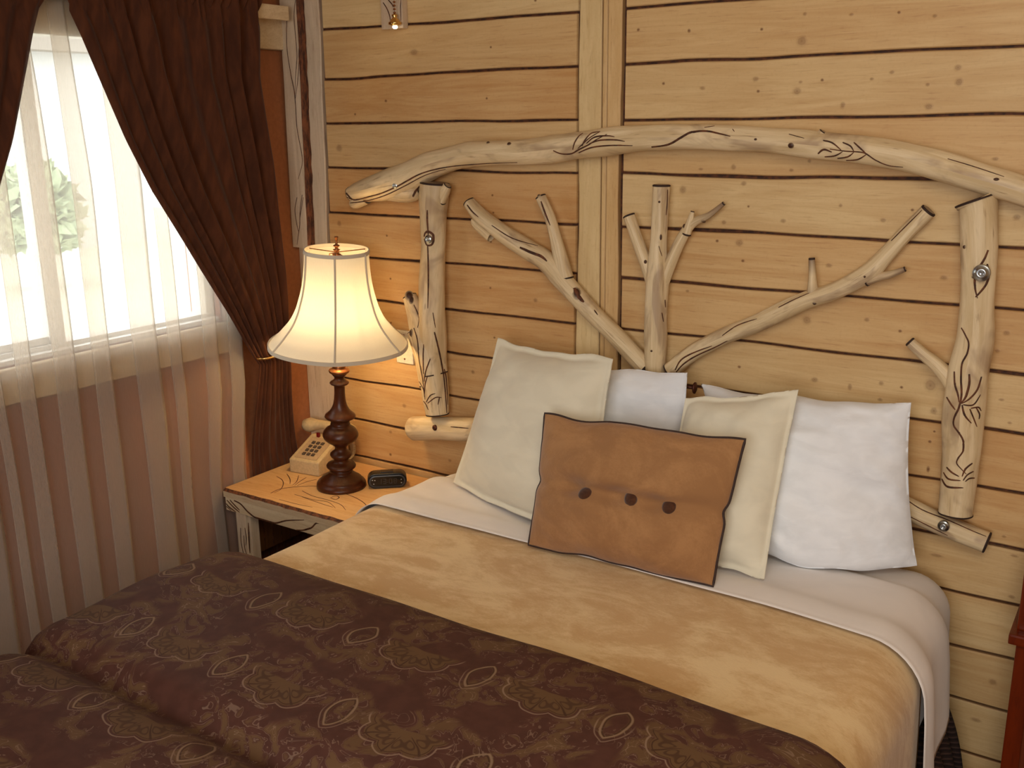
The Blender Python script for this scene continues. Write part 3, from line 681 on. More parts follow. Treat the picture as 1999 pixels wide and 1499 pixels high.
t = log_mb([(1905, 389, 40), (1910, 412, 35), (1911, 516, 33), (1907, 589, 32), (1902, 662, 33), (1889, 735, 37), (1881, 808, 38), (1878, 881, 36), (1871, 930, 34), (1864, 1001, 32)], -0.064, 9.2, 30, 8)
log_mb([(1885, 810, 26), (1862, 752, 20), (1832, 715, 15), (1802, 690, 12), (1776, 666, 10)], -0.058, 3.7, 20, 8, rough=0.09, mb=t, grey1=.2)
for q in ((1883, 482, 4, 5), (1905, 541, 9, 5), (1866, 408, 6, 6)): kmark(t, *q)
carve(t, [(6, [(1929, 488), (1922, 505), (1910, 525), (1903, 545), (1904, 565), (1908, 582)]), (6, [(1927, 515), (1931, 535), (1925, 555), (1912, 572), (1904, 580)]),
 (5, [(1877, 640), (1885, 655), (1891, 670), (1888, 690), (1878, 710), (1876, 740), (1877, 770), (1872, 795), (1863, 815), (1862, 830), (1872, 845), (1880, 860), (1880, 880), (1870, 895), (1868, 905), (1878, 917), (1886, 925)]),
 (5, [(1863, 725), (1864, 750), (1870, 770), (1872, 785)]), (6, [(1892, 730), (1892, 750), (1885, 775), (1875, 788)]), (5, [(1916, 735), (1908, 760), (1893, 778), (1877, 788)]), (5, [(1848, 775), (1856, 788), (1865, 800)]),
 (5, [(1878, 790), (1883, 810), (1896, 826)]), (4, [(1893, 798), (1900, 815), (1907, 833)]), (4, [(1880, 790), (1900, 790), (1914, 770)]), (4, [(1905, 795), (1912, 808), (1911, 818)]), (4, [(1895, 797), (1910, 795), (1915, 802)]),
 (5, [(1848, 912), (1858, 922), (1872, 930)]), (5, [(1842, 922), (1852, 935), (1875, 938)]), (6, [(1839, 935), (1850, 950), (1880, 952)]), (5, [(1898, 904), (1885, 915), (1878, 930)]), (4, [(1900, 920), (1888, 927), (1880, 938)]), (4, [(1902, 933), (1892, 934), (1884, 940)])], 1)
t.build('post', LM, hb)

t = log_mb([(914, 394, 12), (940, 424, 16), (985, 457, 18), (1030, 487, 19), (1066, 510, 20), (1096, 545, 19), (1135, 588, 18), (1174, 628, 17), (1210, 664, 18), (1262, 720, 19)], -0.046, 12.4, 24, 8, grey0=0.2)
log_mb([(1104, 545, 16), (1087, 472, 12), (1074, 425, 11), (1055, 383, 10)], -0.046, 13.1, 18, 8, mb=t)
log_mb([(960, 462, 12), (935, 441, 11), (921, 428, 6)], -0.05, 14.1, 16, 6, mb=t, cap=False, tipflat=False)
kmark(t, 1126, 572, 9, 14); kmark(t, 1052, 382, 4, 4)
carve(t, [(4, [(912, 400), (922, 413), (934, 424)]), (7, [(1015, 483), (1035, 492), (1055, 500), (1068, 510)]), (4.5, [(1056, 393), (1064, 415), (1074, 440)]), (9, [(1121, 562), (1130, 578), (1140, 590)]), (3, [(1160, 605), (1167, 615)]), (3, [(960, 440), (1000, 465), (1050, 480)])], 1)
t.build('branch', LM, hb)

t = log_mb([(1291, 361, 17), (1288, 430, 16), (1285, 484, 17), (1284, 532, 22), (1282, 580, 22), (1281, 640, 22), (1279, 700, 21), (1281, 739, 20)], -0.052, 17.7, 26, 8)
log_mb([(1278, 570, 12), (1263, 520, 12), (1244, 468, 12), (1227, 420, 12)], -0.05, 18.7, 18, 8, mb=t)
log_mb([(1290, 565, 12), (1309, 512, 12), (1330, 468, 11), (1352, 436, 9), (1384, 420, 6), (1413, 397, 4)], -0.05, 19.7, 18, 8, mb=t, grey1=1.0)
log_mb([(1340, 458, 9), (1346, 438, 8), (1352, 413, 4)], -0.054, 20.7, 14, 6, mb=t)
for q in ((1260, 511, 4, 5), (1287, 394, 3, 3), (1336, 441, 4, 6), (1374, 432, 6, 4), (1272, 685, 3, 3), (1290, 463, 3, 8)): kmark(t, *q)
carve(t, [(3, [(1303, 370), (1302, 400), (1300, 420)]), (3, [(1298, 585), (1299, 600)]), (3, [(1292, 610), (1295, 628)]), (3, [(1257, 690), (1259, 715), (1260, 735)]), (2, [(1286, 480), (1292, 500)])], 1)
t.build('branch', LM, hb)

t = log_mb([(1813, 410, 16), (1768, 456, 15), (1728, 500, 16), (1693, 534, 19), (1630, 567, 18), (1575, 586, 18), (1520, 611, 18), (1465, 636, 18), (1410, 658, 17), (1355, 687, 17), (1308, 724, 17)], -0.048, 23.4, 24, 8, rough=0.07)
log_mb([(1690, 548, 12), (1712, 541, 9), (1740, 535, 7), (1767, 525, 5)], -0.05, 24.4, 14, 8, mb=t, grey0=1, grey1=1)
log_mb([(1587, 575, 13), (1586, 552, 9), (1586, 530, 7), (1585, 504, 6)], -0.05, 25.4, 14, 8, mb=t, grey0=0.6, grey1=1.0)
for q in ((1688, 540, 3, 3), (1590, 592, 5, 3), (1820, 408, 9, 6)): kmark(t, *q)
carve(t, [(4, [(1320, 726), (1335, 710), (1360, 694), (1395, 678), (1420, 665)]), (4, [(1318, 722), (1330, 702), (1355, 688), (1390, 675)]), (3, [(1410, 655), (1440, 635), (1478, 622)]), (3, [(1520, 600), (1550, 585), (1580, 572)]), (3, [(1740, 470), (1775, 435), (1800, 410)])], 1)
t.build('branch', LM, hb)
t = log_mb([(1206, 730, 11), (1232, 741, 13), (1262, 752, 14), (1290, 760, 12)], -0.036, 31.4, 18, 8)
t.build('branch', LM, hb)
t = log_mb([(804, 836, 20), (812, 836, 24), (860, 836, 23), (915, 838, 23), (1000, 836, 23), (1150, 838, 23), (1300, 855, 23), (1500, 895, 22), (1650, 940, 22), (1765, 990, 22), (1840, 1024, 22), (1928, 1060, 21)], -0.046, 27.4, 26, 8, rough=0.04)
carve(t, [(3, [(1765, 972), (1800, 995), (1850, 1015), (1900, 1037), (1925, 1047)]), (3, [(880, 833), (915, 836)]), (2.5, [(1770, 1005), (1820, 1030), (1850, 1045)])], 1)
t.build('lower_rail', LM, hb)
def bolt(px, py, Y, r, mt, rod=False):
    p = onY(px, py, Y); q = MB(); a = Vector((0, -1, 0))
    q.lathe([(r, -0.004), (r, 0.0015), (r * 0.93, 0.0025), (r * 0.62, 0.0028), (r * 0.60, 0.006), (r * 0.5, 0.0075), (r * 0.3, 0.0075), (r * 0.28, 0.0055), (0.0005, 0.0055)], p, 20, 0, a, cap=False)
    q.build('bolt', mt, hb)
bolt(1916, 533, -0.118, 0.0195, ZINC); bolt(836, 467, -0.098, 0.013, ZINC); bolt(771, 362, -0.115, 0.010, ZINC); bolt(1842, 1027, -0.081, 0.014, ZINC); bolt(849, 835, -0.083, 0.010, IRON)
p = onY(1354, 757, -0.09)
m = MB(); m.tube([p + Vector((-0.06, 0.05, 0.0)), p + Vector((-0.03, 0.0, 0)), p], 0.005); m.lathe([(0.014, 0), (0.0165, 0.002), (0.0165, 0.005), (0.010, 0.008), (0.001, 0.009)], p, 20, 0, Vector((1, 0.1, 0)).normalized(), cap=True); m.build('bolt', IRON, hb)

# ================================================================== BED
ZT = 0.70; BX0, BX1 = 0.70, 2.315; BY1 = -0.075; BY0 = -2.10
bed = empty('bed', (1.545, -1.08, 0), 'large bed with tan fleece, white sheets and a brown comforter, headed against the log wall', 'bed')
m = MB(); m.box(BX0 + .03, BX1 - .03, BY0 + .02, BY1 - .03, 0.40, ZT - 0.012, bev=0.10); m.build('mattress', COTTON, bed)
m = MB(); m.box(BX0 + .04, BX1 - .04, BY0 + .03, BY1 - .015, 0.14, 0.395, bev=0.02); m.build('box_spring', COTTON, bed)
for sx in (BX0 + 0.12, BX1 - 0.12):
    for sy in (BY0 + 0.15, BY1 - 0.10):
        m = MB(); m.lathe([(0.025, 0), (0.03, 0.01), (0.03, 0.14)], (sx, sy, 0), 16); m.build('leg', DARKC, bed)
# cross-section of a cloth laid over the bed: s is arc length from the middle, positive to the right
def section(s, off, rc=0.105, flare=0.0, x0=BX0, x1=BX1, zt=ZT):
    hw = (x1 - x0) / 2 + off; cx = (x0 + x1) / 2; zt = zt + off; flat = hw - rc; arc = rc * pi / 2
    a = abs(s); sg = 1 if s >= 0 else -1
    if a <= flat: x, z, nx, nz_ = a, zt, 0, 1
    elif a <= flat + arc:
        th = (a - flat) / rc; x = flat + rc * sin(th); z = zt - rc * (1 - cos(th)); nx, nz_ = sin(th), cos(th)
    else:
        d = a - flat - arc; x = hw + flare * d; z = zt - rc - d; nx, nz_ = 1, 0
    return Vector((cx + sg * x, 0, z)), Vector((sg * nx, 0, nz_))
def drape(name, mats, s0, s1, prof, ns=110, offs=lambda y, s: 0.0, yedge=lambda s: 0.0, flare=0.0, parent=None, wr=0.0015, hem=None, solid=None, x0=BX0, x1=BX1, rc=0.105, origin=None, wfreq=4.0):
    """prof: list of (y, offset)"""
    q = MB(); nv = len(prof)
    S = [s0 + (s1 - s0) * i / (ns - 1) for i in range(ns)]
    Ls = [0.0]
    for a, b in zip(prof, prof[1:]): Ls.append(Ls[-1] + hypot(b[0] - a[0], b[1] - a[1]))
    def P(i, j):
        s = S[i]; y, o = prof[j]
        if hem: # let the side length vary along the bed
            lim = hem(y)
            if s > 0: s = s * lim / s1
        yy = y + yedge(s)
        o2 = o + offs(yy, s) + wr * nz(s * wfreq, yy * wfreq, 1.7)
        p, nr = section(s, 0.0, rc, flare, x0, x1); p = p + nr * o2; p.y = yy
        return p
    q.grid(P, ns, nv, 0, uvf=lambda i, j: (S[i], Ls[j]))
    return q.build(name, mats, parent, solid=solid, origin=origin)
flat_ = (BX1 - BX0) / 2 - 0.105; ARC = 0.105 * pi / 2
SR = flat_ + ARC + 0.10        # right hem
SL = -(flat_ + ARC + 0.20)
# fitted bottom sheet
def lin(a, b, n): return [a + (b - a) * k / (n - 1) for k in range(n)]
pr = [(BY1 + 0.008, -0.30), (BY1 + 0.008, -0.2), (BY1 + 0.006, -0.06), (BY1 + 0.002, -0.02), (BY1 - .010, -0.006), (BY1 - .025, 0.0)] + [(y, 0.002) for y in lin(BY1 - .05, -2.05, 60)]
o = drape('fitted_sheet', SHEET, SL, SR, pr, parent=bed, wr=0.003, flare=0.06, offs=lambda y, s: -0.010 * max(0, (y + 0.24) / 0.2))
yed = lambda s: -0.02 * max(0, (s - 0.1)) - 0.10 * max(0, (s - 0.45)) ** 1.3 + (0.012 * max(0, 0.1 - abs(s + 0.70)))
hemf = lambda y: flat_ + ARC + 0.15 + 0.12 * min(1, max(0, (-y - 0.15) / 0.35))
pr = [(-0.60, 0.006), (-0.53, 0.016), (-0.515, 0.020), (-0.500, 0.018)] + [(-0.49, 0.019), (-0.47, 0.021), (-0.45, 0.0215), (-0.43, 0.021), (-0.415, 0.0185), (-0.40, 0.015), (-0.38, 0.012), (-0.35, 0.0105), (-0.30, 0.010), (-0.25, 0.0095), (-0.21, 0.0085), (-0.195, 0.0055), (-0.190, 0.003)]
pr = [(a_ - 0.010, b_) for a_, b_ in pr if a_ >= -0.52]
drape_sheet = drape('top_sheet', SHEET, SL - 0.02, 1.0, pr, yedge=yed, wr=0.0022, flare=0.10, hem=hemf, ns=140, offs=lambda y, s: 0.003 + 0.007 * max(0, min(1, (abs(s) - flat_) / 0.2)) * (1 + sin(y * 26 + 1.0 + s * 2)), solid=0.0015, origin=(1.545, -0.35, ZT), wfreq=5)
meta(drape_sheet, 'white sheet turned down in a band between the pillows and the tan fleece', 'sheet')
pr = [(y, 0.008) for y in lin(-0.455, -1.12, 40)]
bl_ = drape('fleece_blanket', BLANK, SL - 0.02, flat_ + ARC + 0.36, pr, yedge=yed, wr=0.002, flare=0.05, ns=130, solid=0.004, origin=(1.545, -0.8, ZT))
meta(bl_, 'tan mottled fleece blanket spread across the middle of the bed', 'blanket')
# comforter folded back on itself
CX0, CX1 = BX0 - 0.06, BX1 + 0.01
pr = [(-1.12, 0.012), (-1.04, 0.012), (-1.012, 0.016), (-1.000, 0.026), (-1.000, 0.036), (-1.010, 0.046), (-1.03, 0.053), (-1.06, 0.058), (-1.10, 0.061), (-1.16, 0.063)]
pr += [(y, 0.064 + 0.003 * sin(y * 14)) for y in lin(-1.20, -1.46, 14)]
pr += [(-1.49, 0.062), (-1.52, 0.056), (-1.542, 0.042), (-1.552, 0.024), (-1.560, 0.013), (-1.572, 0.016), (-1.59, 0.030), (-1.62, 0.044), (-1.66, 0.050), (-1.72, 0.053)]
pr += [(y, 0.053) for y in lin(-1.78, -2.16, 10)] + [(-2.20, 0.045), (-2.225, 0.02), (-2.235, -0.03), (-2.24, -0.10), (-2.245, -0.2), (-2.25, -0.3)]
cf = drape('comforter', DAMASK, -(flat_ + ARC + 0.42), flat_ + ARC + 0.40, pr, wr=0.007, flare=0.05, ns=150, x0=CX0, x1=CX1, rc=0.12, wfreq=3.2, origin=(1.545, -1.6, ZT),
           yedge=lambda s: 0.012 * nz(s * 2.2, 4.4) - 0.025 * max(0, s - 0.2))
meta(cf, 'dark brown paisley comforter folded back over the foot end of the bed', 'comforter')
# ribbed skirt of dark cloth hanging below the sheet
q = MB(); n = 160
def PK(i, j):
    # runs: head end return, right side, foot, left side
    segs = [((2.28, -0.11), (2.325, -0.15)), ((2.325, -0.15), (2.325, -2.12)), ((2.325, -2.12), (BX0 - 0.01, -2.12)), ((BX0 - 0.01, -2.12), (BX0 - 0.01, -0.48))]
    Ltot = sum(hypot(b[0] - a[0], b[1] - a[1]) for a, b in segs); d = Ltot * i / (N_ - 1)
    for a, b in segs:
        l = hypot(b[0] - a[0], b[1] - a[1])
        if d <= l + 1e-6 or (a, b) == segs[-1]:
            t_ = min(1, d / l); x = a[0] + (b[0] - a[0]) * t_; y = a[1] + (b[1] - a[1]) * t_; nx, ny = -(b[1] - a[1]) / l, (b[0] - a[0]) / l; break
        d -= l
    z = 0.47 - 0.46 * j / 23; dn = (0.47 - z)
    bul = -0.03 + 0.10 * (1 - exp(-max(0, dn - 0.02) * 7)) + 0.012 * dn
    f = bul + (0.004 + 0.022 * dn) * sin(i * 0.62 + 0.6 * sin(i * 0.11))
    sgn = 1
    return (x + nx * f * sgn, y + ny * f * sgn, z)
N_ = 700
q.grid(PK, N_, 24)
q.build('bed_skirt', RIBBED, bed, solid=0.003)

# ------------------------------------------------------------------ pillows
def pillow(name, corners, T, mats, label, group=None, notch=0.0, p=2.6, pinch=0.06, flange=0.0, seed=0.0, wr=0.004, crease=None, n=56, back=0.55, sag=0.0, belly=0.0, build=True):
    TL, TRr, BRr, BL = [Vector(c) for c in corners]
    N3 = ((TRr - TL).cross(BL - TL)).normalized()
    if N3.y > 0: N3 = -N3
    q = MB(); idx = {}
    def S(u, v, side):
        au, av = abs(u), abs(v)
        un = u * (1 - pinch * (1 - v * v) * 1.0) ; vn = v * (1 - pinch * (1 - u * u))
        un *= 1 - notch * exp(-((v - 0.0) / 0.10) ** 2)
        w = 0.5 * (un + 1); h = 0.5 * (vn + 1)
        P0 = (BL * (1 - w) + BRr * w) * (1 - h) + (TL * (1 - w) + TRr * w) * h
        fu = min(1.0, max(0.0, (1 - au) / (1 - 0.0) - flange)) / (1 - flange); fv = min(1.0, max(0.0, (1 - av) - flange)) / (1 - flange)
        g = (1 - (1 - fu) ** p) * (1 - (1 - fv) ** p)
        th = T * (max(0, g) ** 0.62)
        if crease: th *= crease(u, v)
        if max(au, av) < 0.999: th = max(th, 0.003)
        e = (1 - fu) ** 4 + (1 - fv) ** 4
        wv = wr * (nz(u * 2.3 + seed, v * 2.3, seed) * (0.5 + g)) + wr * 0.8 * e * nz(u * 7 + seed, v * 7, 2.2)
        rim_ = max(au, av) ** 3
        wv += wr * 0.5 * rim_ * nz(u * 9 + v * 3 + seed, v * 9 - u * 3, 5.5) + wr * 0.5 * nz(u * 1.2 + seed, v * 6 + u * 1.5, 7.7)
        wv2 = wr * 0.9 * nz(u * 1.5 + v * 3.5 + seed, v * 1.2, seed + 3)
        P0 = P0 + Vector((0, -0.9, -0.35)) * belly * (1 - u * u) * max(0, -v) ** 1.5
        sagv = -sag * (1 - u * u) * max(0, v) * 0.05
        sgn = 1 if side > 0 else -back
        edgew = Vector((0, 0, 0.010 * nz(u * 2.5 + seed, v * 2.5, 9.1)))
        return P0 + N3 * (th * sgn + (wv + wv2) * (1 if side > 0 else -0.5) * min(1, g * 2 + .15)) + Vector((0, 0, sagv)) + edgew
    def ease(k): x = -1 + 2 * k / (n - 1); return sin(x * pi / 2) * 0.65 + x * 0.35
    b0 = q.grid(lambda i, j: S(ease(i), ease(j), 1), n, n)
    b1 = len(q.v)
    q.grid(lambda i, j: S(ease(n - 1 - i), ease(j), -1), n, n)
    # close the rim: both sheets share the same border
    rim = [(i, 0) for i in range(n)] + [(n - 1, j) for j in range(1, n)] + [(i, n - 1) for i in range(n - 2, -1, -1)] + [(0, j) for j in range(n - 2, 0, -1)]
    for a, b in zip(rim, rim[1:] + rim[:1]):
        q.f.append((b0 + a[1] * n + a[0], b0 + b[1] * n + b[0], b1 + b[1] * n + (n - 1 - b[0]), b1 + a[1] * n + (n - 1 - a[0]))); q.m.append(0); q.sm.append(True)
    ctr = (BL + BRr) / 2
    if not build: return q, S, ctr
    o = q.build(name, mats, origin=ctr, weld=True)
    meta(o, label, 'pillow', group)
    return o, S, ctr
ZB = ZT + 0.015
pillow('pillow', [onY(1368, 752, -0.10), onY(1779, 785, -0.13), onZ(1790, 1108, ZB + 0.012), onZ(1462, 1072, ZB + 0.02)], 0.105, COTTON, 'white cotton bed pillow on the right, farthest from the lamp, behind the cream one', 'bed pillows', pinch=0.055, belly=0.055, seed=3.1, wr=0.014, back=0.4)
pillow('pillow', [onY(1050, 705, -0.10), onY(1342, 728, -0.16), onZ(1340, 1010, ZB + .02), onZ(1080, 960, ZB + .02)], 0.07, COTTON, 'white cotton pillow between the two cream ones, only its upper right corner showing', 'bed pillows', pinch=0.03, seed=8.1, wr=0.010, back=0.4)
pillow('pillow', [onY(972, 662, -0.145), onY(1197, 698, -0.25), onZ(1155, 1062, ZB + .012), onZ(884, 939, ZB + .012)], 0.10, CREAM, 'cream linen pillow nearest the lamp, leaning on the logs', 'bed pillows', pinch=0.035, belly=0.03, seed=5.3, wr=0.006, flange=0.07, back=0.5)
pillow('pillow', [onY(1338, 775, -0.24), onY(1559, 761, -0.24), onZ(1492, 1132, ZB + .010), onZ(1275, 1080, ZB + .010)], 0.072, CREAM, 'cream linen pillow between the brown cushion and the right white pillow', 'bed pillows', pinch=0.03, seed=15.3, wr=0.006, flange=0.06, back=0.4)
# brown cushion with three buttons
VB = 0.02
def crs(u, v):
    d = v - VB; k = 1 - 0.30 * exp(-(d / 0.13) ** 2) * (0.5 + 0.5 * min(1, abs(u) * 0.8 + .4))
    for bu in (-0.52, -0.03, 0.36): k -= 0.25 * exp(-((u - bu) / 0.13) ** 2 - (d / 0.13) ** 2)
    return k
CC = [onY(1064, 811, -0.45), onY(1455, 858, -0.45), onZ(1392, 1143, ZB + .012), onZ(1032, 1062, ZB + .012)]
cu = empty('cushion', (CC[2] + CC[3]) / 2, 'tan suede cushion with dark piping and three dark buttons, propped in front of the pillows', 'cushion')
q, S, ctr = pillow('x', CC, 0.075, TAN, '', pinch=0.02, seed=21.7, wr=0.006, crease=crs, notch=0.035, back=0.35, build=False, n=72)
o = q.build('cover', TAN, cu, weld=True); cush_tree = q.bvh()
def dent(u, v): return 1
ringp = []
for k in range(4):
    for j in range(40):
        a = -1 + 2 * j / 40
        u, v = [(a, 1), (1, -a), (-a, -1), (-1, a)][k]
        ringp.append(S(u, v, 1))
m = MB(); m.tube(ringp, 0.0036, 8, closed=True); m.build('piping', PIPING, cu)
for (px, py) in ((1142, 963), (1231, 974), (1306, 989)):
    h = cush_tree.ray_cast(CAM, ray(px, py).normalized())
    nr = h[1] if h[1].dot(CAM - h[0]) > 0 else -h[1]
    m = MB(); m.lathe([(0.017, -0.006), (0.0185, 0.0), (0.017, 0.004), (0.011, 0.0065), (0.001, 0.0075)], h[0], 24, 0, nr); m.build('button', BUTTON, cu)

# ================================================================== NIGHTSTAND
ns_ = empty('nightstand', (0.31, -0.23, 0), 'pale pine nightstand with carved curls and dark bark edge, between curtain and bed', 'nightstand')
NX0, NX1, NY0, NY1, NZ = 0.033, 0.597, -0.466, -0.012, 0.60
t = MB(); n = 50
def PT(i, j):
    x = NX0 - 0.003 + (NX1 + 0.006 - NX0) * i / (n - 1); w = 0.003 * nz(x * 22, 1) + 0.0015 * nz(x * 60, 3); 
    return [(x, NY1, NZ - .03), (x, NY1, NZ), (x, (NY0 + NY1) / 2, NZ), (x, NY0 + 0.010 + 0.004 * nz(x * 18, 5), NZ), (x, NY0 + w, NZ - 0.008 - .003 * nz(x * 25, 8)), (x, NY0 + 0.002, NZ - 0.03), (x, NY1, NZ - 0.03)][j]
b0 = t.grid(PT, n, 7, 0, {'tone': lambda i, j: 0.3, 'knot': lambda i, j: 0.0}, smooth=False)
for fi in range(len(t.f)):
    if fi // (n - 1) == 3: t.m[fi] = 2
    if fi // (n - 1) == 4: t.m[fi] = 3
for i in (0, n - 1): t.add([PT(i, j) for j in range(1, 7)], [tuple(range(6))], 0, False, {'tone': 0.3, 'knot': 0.0})
carve(t, [(3, [(528, 963), (545, 955), (570, 951), (600, 949), (622, 949)]), (2.5, [(540, 930), (550, 936), (553, 944), (548, 955), (535, 962)]), (2.5, [(560, 925), (566, 935), (566, 945)]),
 (2.2, [(583, 928), (579, 940), (571, 947)]), (2.2, [(598, 932), (585, 940), (575, 948)]), (2.2, [(618, 936), (600, 940), (580, 948)]), (2.5, [(590, 958), (610, 968), (640, 976), (665, 985), (675, 996)]), (2.8, [(672, 963), (695, 972), (712, 983), (720, 996)]), (2.2, [(575, 965), (610, 975), (640, 980), (655, 992)]), (2, [(590, 970), (630, 984), (650, 990)]), (2, [(545, 975), (580, 984), (610, 990)]),
 (3, [(645, 972), (655, 975), (662, 971), (656, 968), (646, 971)]), (2.5, [(740, 930), (755, 922), (770, 916)])], 1, 0.0005)
t.build('table_top', [W_TABLE, BURN, BARK, W_PALE], ns_)
t = MB(); t.box(NX0 + .002, NX1 - .004, NY0 + .004, NY0 + .034, NZ - .078, NZ - .0305, bev=0.002, attr={'tone': 0.6, 'knot': 0.0})
t.box(NX0 + .002, NX1 - .004, NY0 + .0045, NY0 + .030, NZ - .0305, NZ - .012, attr={'tone': 0.6, 'knot': 0.0})
carve(t, [(4, [(437, 977), (448, 990), (466, 1003)]), (4, [(443, 976), (455, 989), (468, 1000)]), (4, [(449, 976), (460, 988), (468, 996)]), (5, [(457, 977), (470, 984), (485, 1000), (505, 1014), (535, 1021), (560, 1016), (594, 1015)]), (4.5, [(594, 1035), (608, 1030), (618, 1021), (634, 1022)]), (4, [(570, 1033), (590, 1035), (605, 1030)]), (3, [(455, 998), (466, 1004)]), (2.5, [(442, 988), (452, 997)])], 1, 0.0008)
t.build('apron', [W_PALE, BURN], ns_)
for (x0, y0) in ((0.072, NY0 + .012), (0.535, NY0 + .012), (0.072, -0.065), (0.535, -0.065)):
    t = MB(); t.box(x0, x0 + .048, y0, y0 + .048, 0, NZ - .03, bev=0.003, attr={'tone': 0.6, 'knot': 0.0})
    if x0 < .1 and y0 < -.3:
        t.box(x0 + .046, x0 + .060, y0 + .012, y0 + .046, 0.02, NZ - .03, attr={'tone': 0.6, 'knot': 0.0})
        carve(t, [(2.5, [(462, 1040), (461, 1060), (466, 1090)]), (2.5, [(470, 1030), (471, 1060), (478, 1090)]), (2.5, [(476, 1045), (478, 1070), (483, 1085)]), (3, [(463, 1095), (472, 1092), (484, 1094)]), (2.5, [(478, 1030), (481, 1050), (480, 1065)]), (5, [(485, 1020), (486, 1050), (488, 1080)])], 1, 0.0008)
    t.build('leg', [W_PALEZ, BURN], ns_)
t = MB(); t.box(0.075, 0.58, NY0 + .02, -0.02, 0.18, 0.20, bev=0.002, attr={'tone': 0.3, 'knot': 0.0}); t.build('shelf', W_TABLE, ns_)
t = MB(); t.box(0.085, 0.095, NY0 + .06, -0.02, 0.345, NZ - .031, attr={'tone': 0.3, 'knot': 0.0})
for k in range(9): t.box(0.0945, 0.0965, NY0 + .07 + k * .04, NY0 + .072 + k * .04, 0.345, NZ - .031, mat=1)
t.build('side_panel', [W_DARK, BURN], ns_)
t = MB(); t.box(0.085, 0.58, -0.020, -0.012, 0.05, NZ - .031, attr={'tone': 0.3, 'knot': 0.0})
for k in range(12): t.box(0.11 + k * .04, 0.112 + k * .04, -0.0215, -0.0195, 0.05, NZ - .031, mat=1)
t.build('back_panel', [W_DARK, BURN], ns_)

# ------------------------------------------------------------------ table lamp
LC = onZ(667, 949, NZ); LTOP = onY(657, 490, -0.255)
LD = (LTOP - LC).normalized(); LLEN = (LTOP - LC).length
LQ = Vector((0, 0, 1)).rotation_difference(LD)
lamp = empty('table_lamp', LC, 'lit table lamp with white bell shade and turned dark wooden base on the nightstand', 'table lamp')
def lat(py):                       # height along the lamp's slightly leaning axis for a photo row
    a, b = 0.0, 1.2
    for _ in range(40):
        h = (a + b) / 2; p = LC + LD * h - CAM
        y = 749.5 - FOC * p.dot(U_) / p.dot(W_)
        if y > py: a = h
        else: b = h
    return (a + b) / 2
def lp(r, an, h): return LC + LQ @ Vector((r * cos(an), r * sin(an), h))
prof = [(240, 1395), (246, 1390), (248, 1370), (246, 1352), (238, 1340), (220, 1332), (212, 1318), (206, 1308), (188, 1298), (165, 1282), (140, 1266), (120, 1252), (108, 1243), (110, 1234), (116, 1228), (112, 1220), (102, 1216), (104, 1208), (130, 1200), (146, 1188), (148, 1176), (140, 1164), (112, 1150), (86, 1140), (74, 1128), (72, 1116), (80, 1102), (100, 1088), (109, 1072), (108, 1058), (92, 1042), (70, 1028), (60, 1012), (60, 990), (72, 975), (100, 955), (138, 930), (165, 905), (178, 880), (179, 862), (170, 835), (148, 808), (122, 790), (102, 776), (96, 768), (100, 760), (98, 752), (94, 744), (98, 728), (100, 718), (118, 706), (146, 696), (156, 684), (150, 668), (122, 645), (98, 620), (80, 590), (68, 560), (58, 510), (54, 450), (54, 400), (56, 376), (66, 366), (88, 358), (98, 346), (92, 336), (70, 322), (52, 306), (50, 290), (58, 278), (70, 266), (76, 256), (74, 246)]
ok = []
for r, yy in prof:
    h = lat(680 + yy / 5.171); a = (r / 5.171 * mpp(LC + LD * h), h)
    if not ok or a[1] > ok[-1][1] + 1e-4: ok.append(a)
ok[0] = (ok[0][0], 0.0003)
m = MB(); m.lathe(ok, LC, 56, 0, LD)
for v in m.v: v.z = max(v.z, NZ + 0.0004)
m.build('lamp_base', WALNUT, lamp)
zn = ok[-1][1]
m = MB(); s0 = mpp(LC) / 5.171
m.lathe([(76 * s0, zn - .001), (98 * s0, zn + .003), (102 * s0, zn + .008), (96 * s0, zn + .012), (70 * s0, zn + .015), (64 * s0, zn + .019), (66 * s0, zn + .023), (60 * s0, zn + .03), (25 * s0, zn + .035), (20 * s0, zn + .07), (30 * s0, zn + .072), (30 * s0, zn + .125), (10 * s0, zn + .13)], LC, 40, 0, LD); m.build('brass_neck', ABRASS, lamp)
ztop = LLEN; zbot = lat(671.0)
shp = [(213, 228), (213, 240), (215, 290), (219, 350), (228, 430), (241, 500), (258, 565), (275, 620), (302, 680), (330, 725), (365, 768), (392, 800), (424, 832), (446, 855), (455, 869)]
SP = []
for hw, yy in shp:
    h = ztop + (zbot - ztop) * (yy - 228) / (869 - 228); SP.append((hw / 3.332 * mpp(LC + LD * h), h))
NS = 96; A0 = radians(-50)
def rfac(an):   # shade bows slightly between its six ribs
    f = ((an - A0) / (pi / 3)) % 1.0; return 1 - 0.022 * sin(pi * f)
m = MB()
SPc = catmull(SP, 5)
m.grid(lambda i, j: lp(SPc[j][0] * rfac(2 * pi * i / NS), 2 * pi * i / NS, SPc[j][1]), NS, len(SPc), closed_u=True)
shade_o = m.build('lamp_shade', SHADE, lamp)
for (r, z), w in ((SP[0], 0.006), (SP[-1], 0.006)):
    m = MB(); vs = []; fs = []
    for i in range(NS):
        an = 2 * pi * i / NS; rr = r * 1.004 * rfac(an)
        vs += [lp(rr + .0015, an, z + w), lp(rr + .0022, an, z - w), lp(rr - .002, an, z - w), lp(rr - .002, an, z + w)]
    for k in range(NS):
        k2 = (k + 1) % NS
        for e in range(4): fs.append((k * 4 + e, k * 4 + (e + 1) % 4, k2 * 4 + (e + 1) % 4, k2 * 4 + e))
    m.add(vs, fs, 0, False); m.build('trim_band', PIPEM, lamp).parent = shade_o
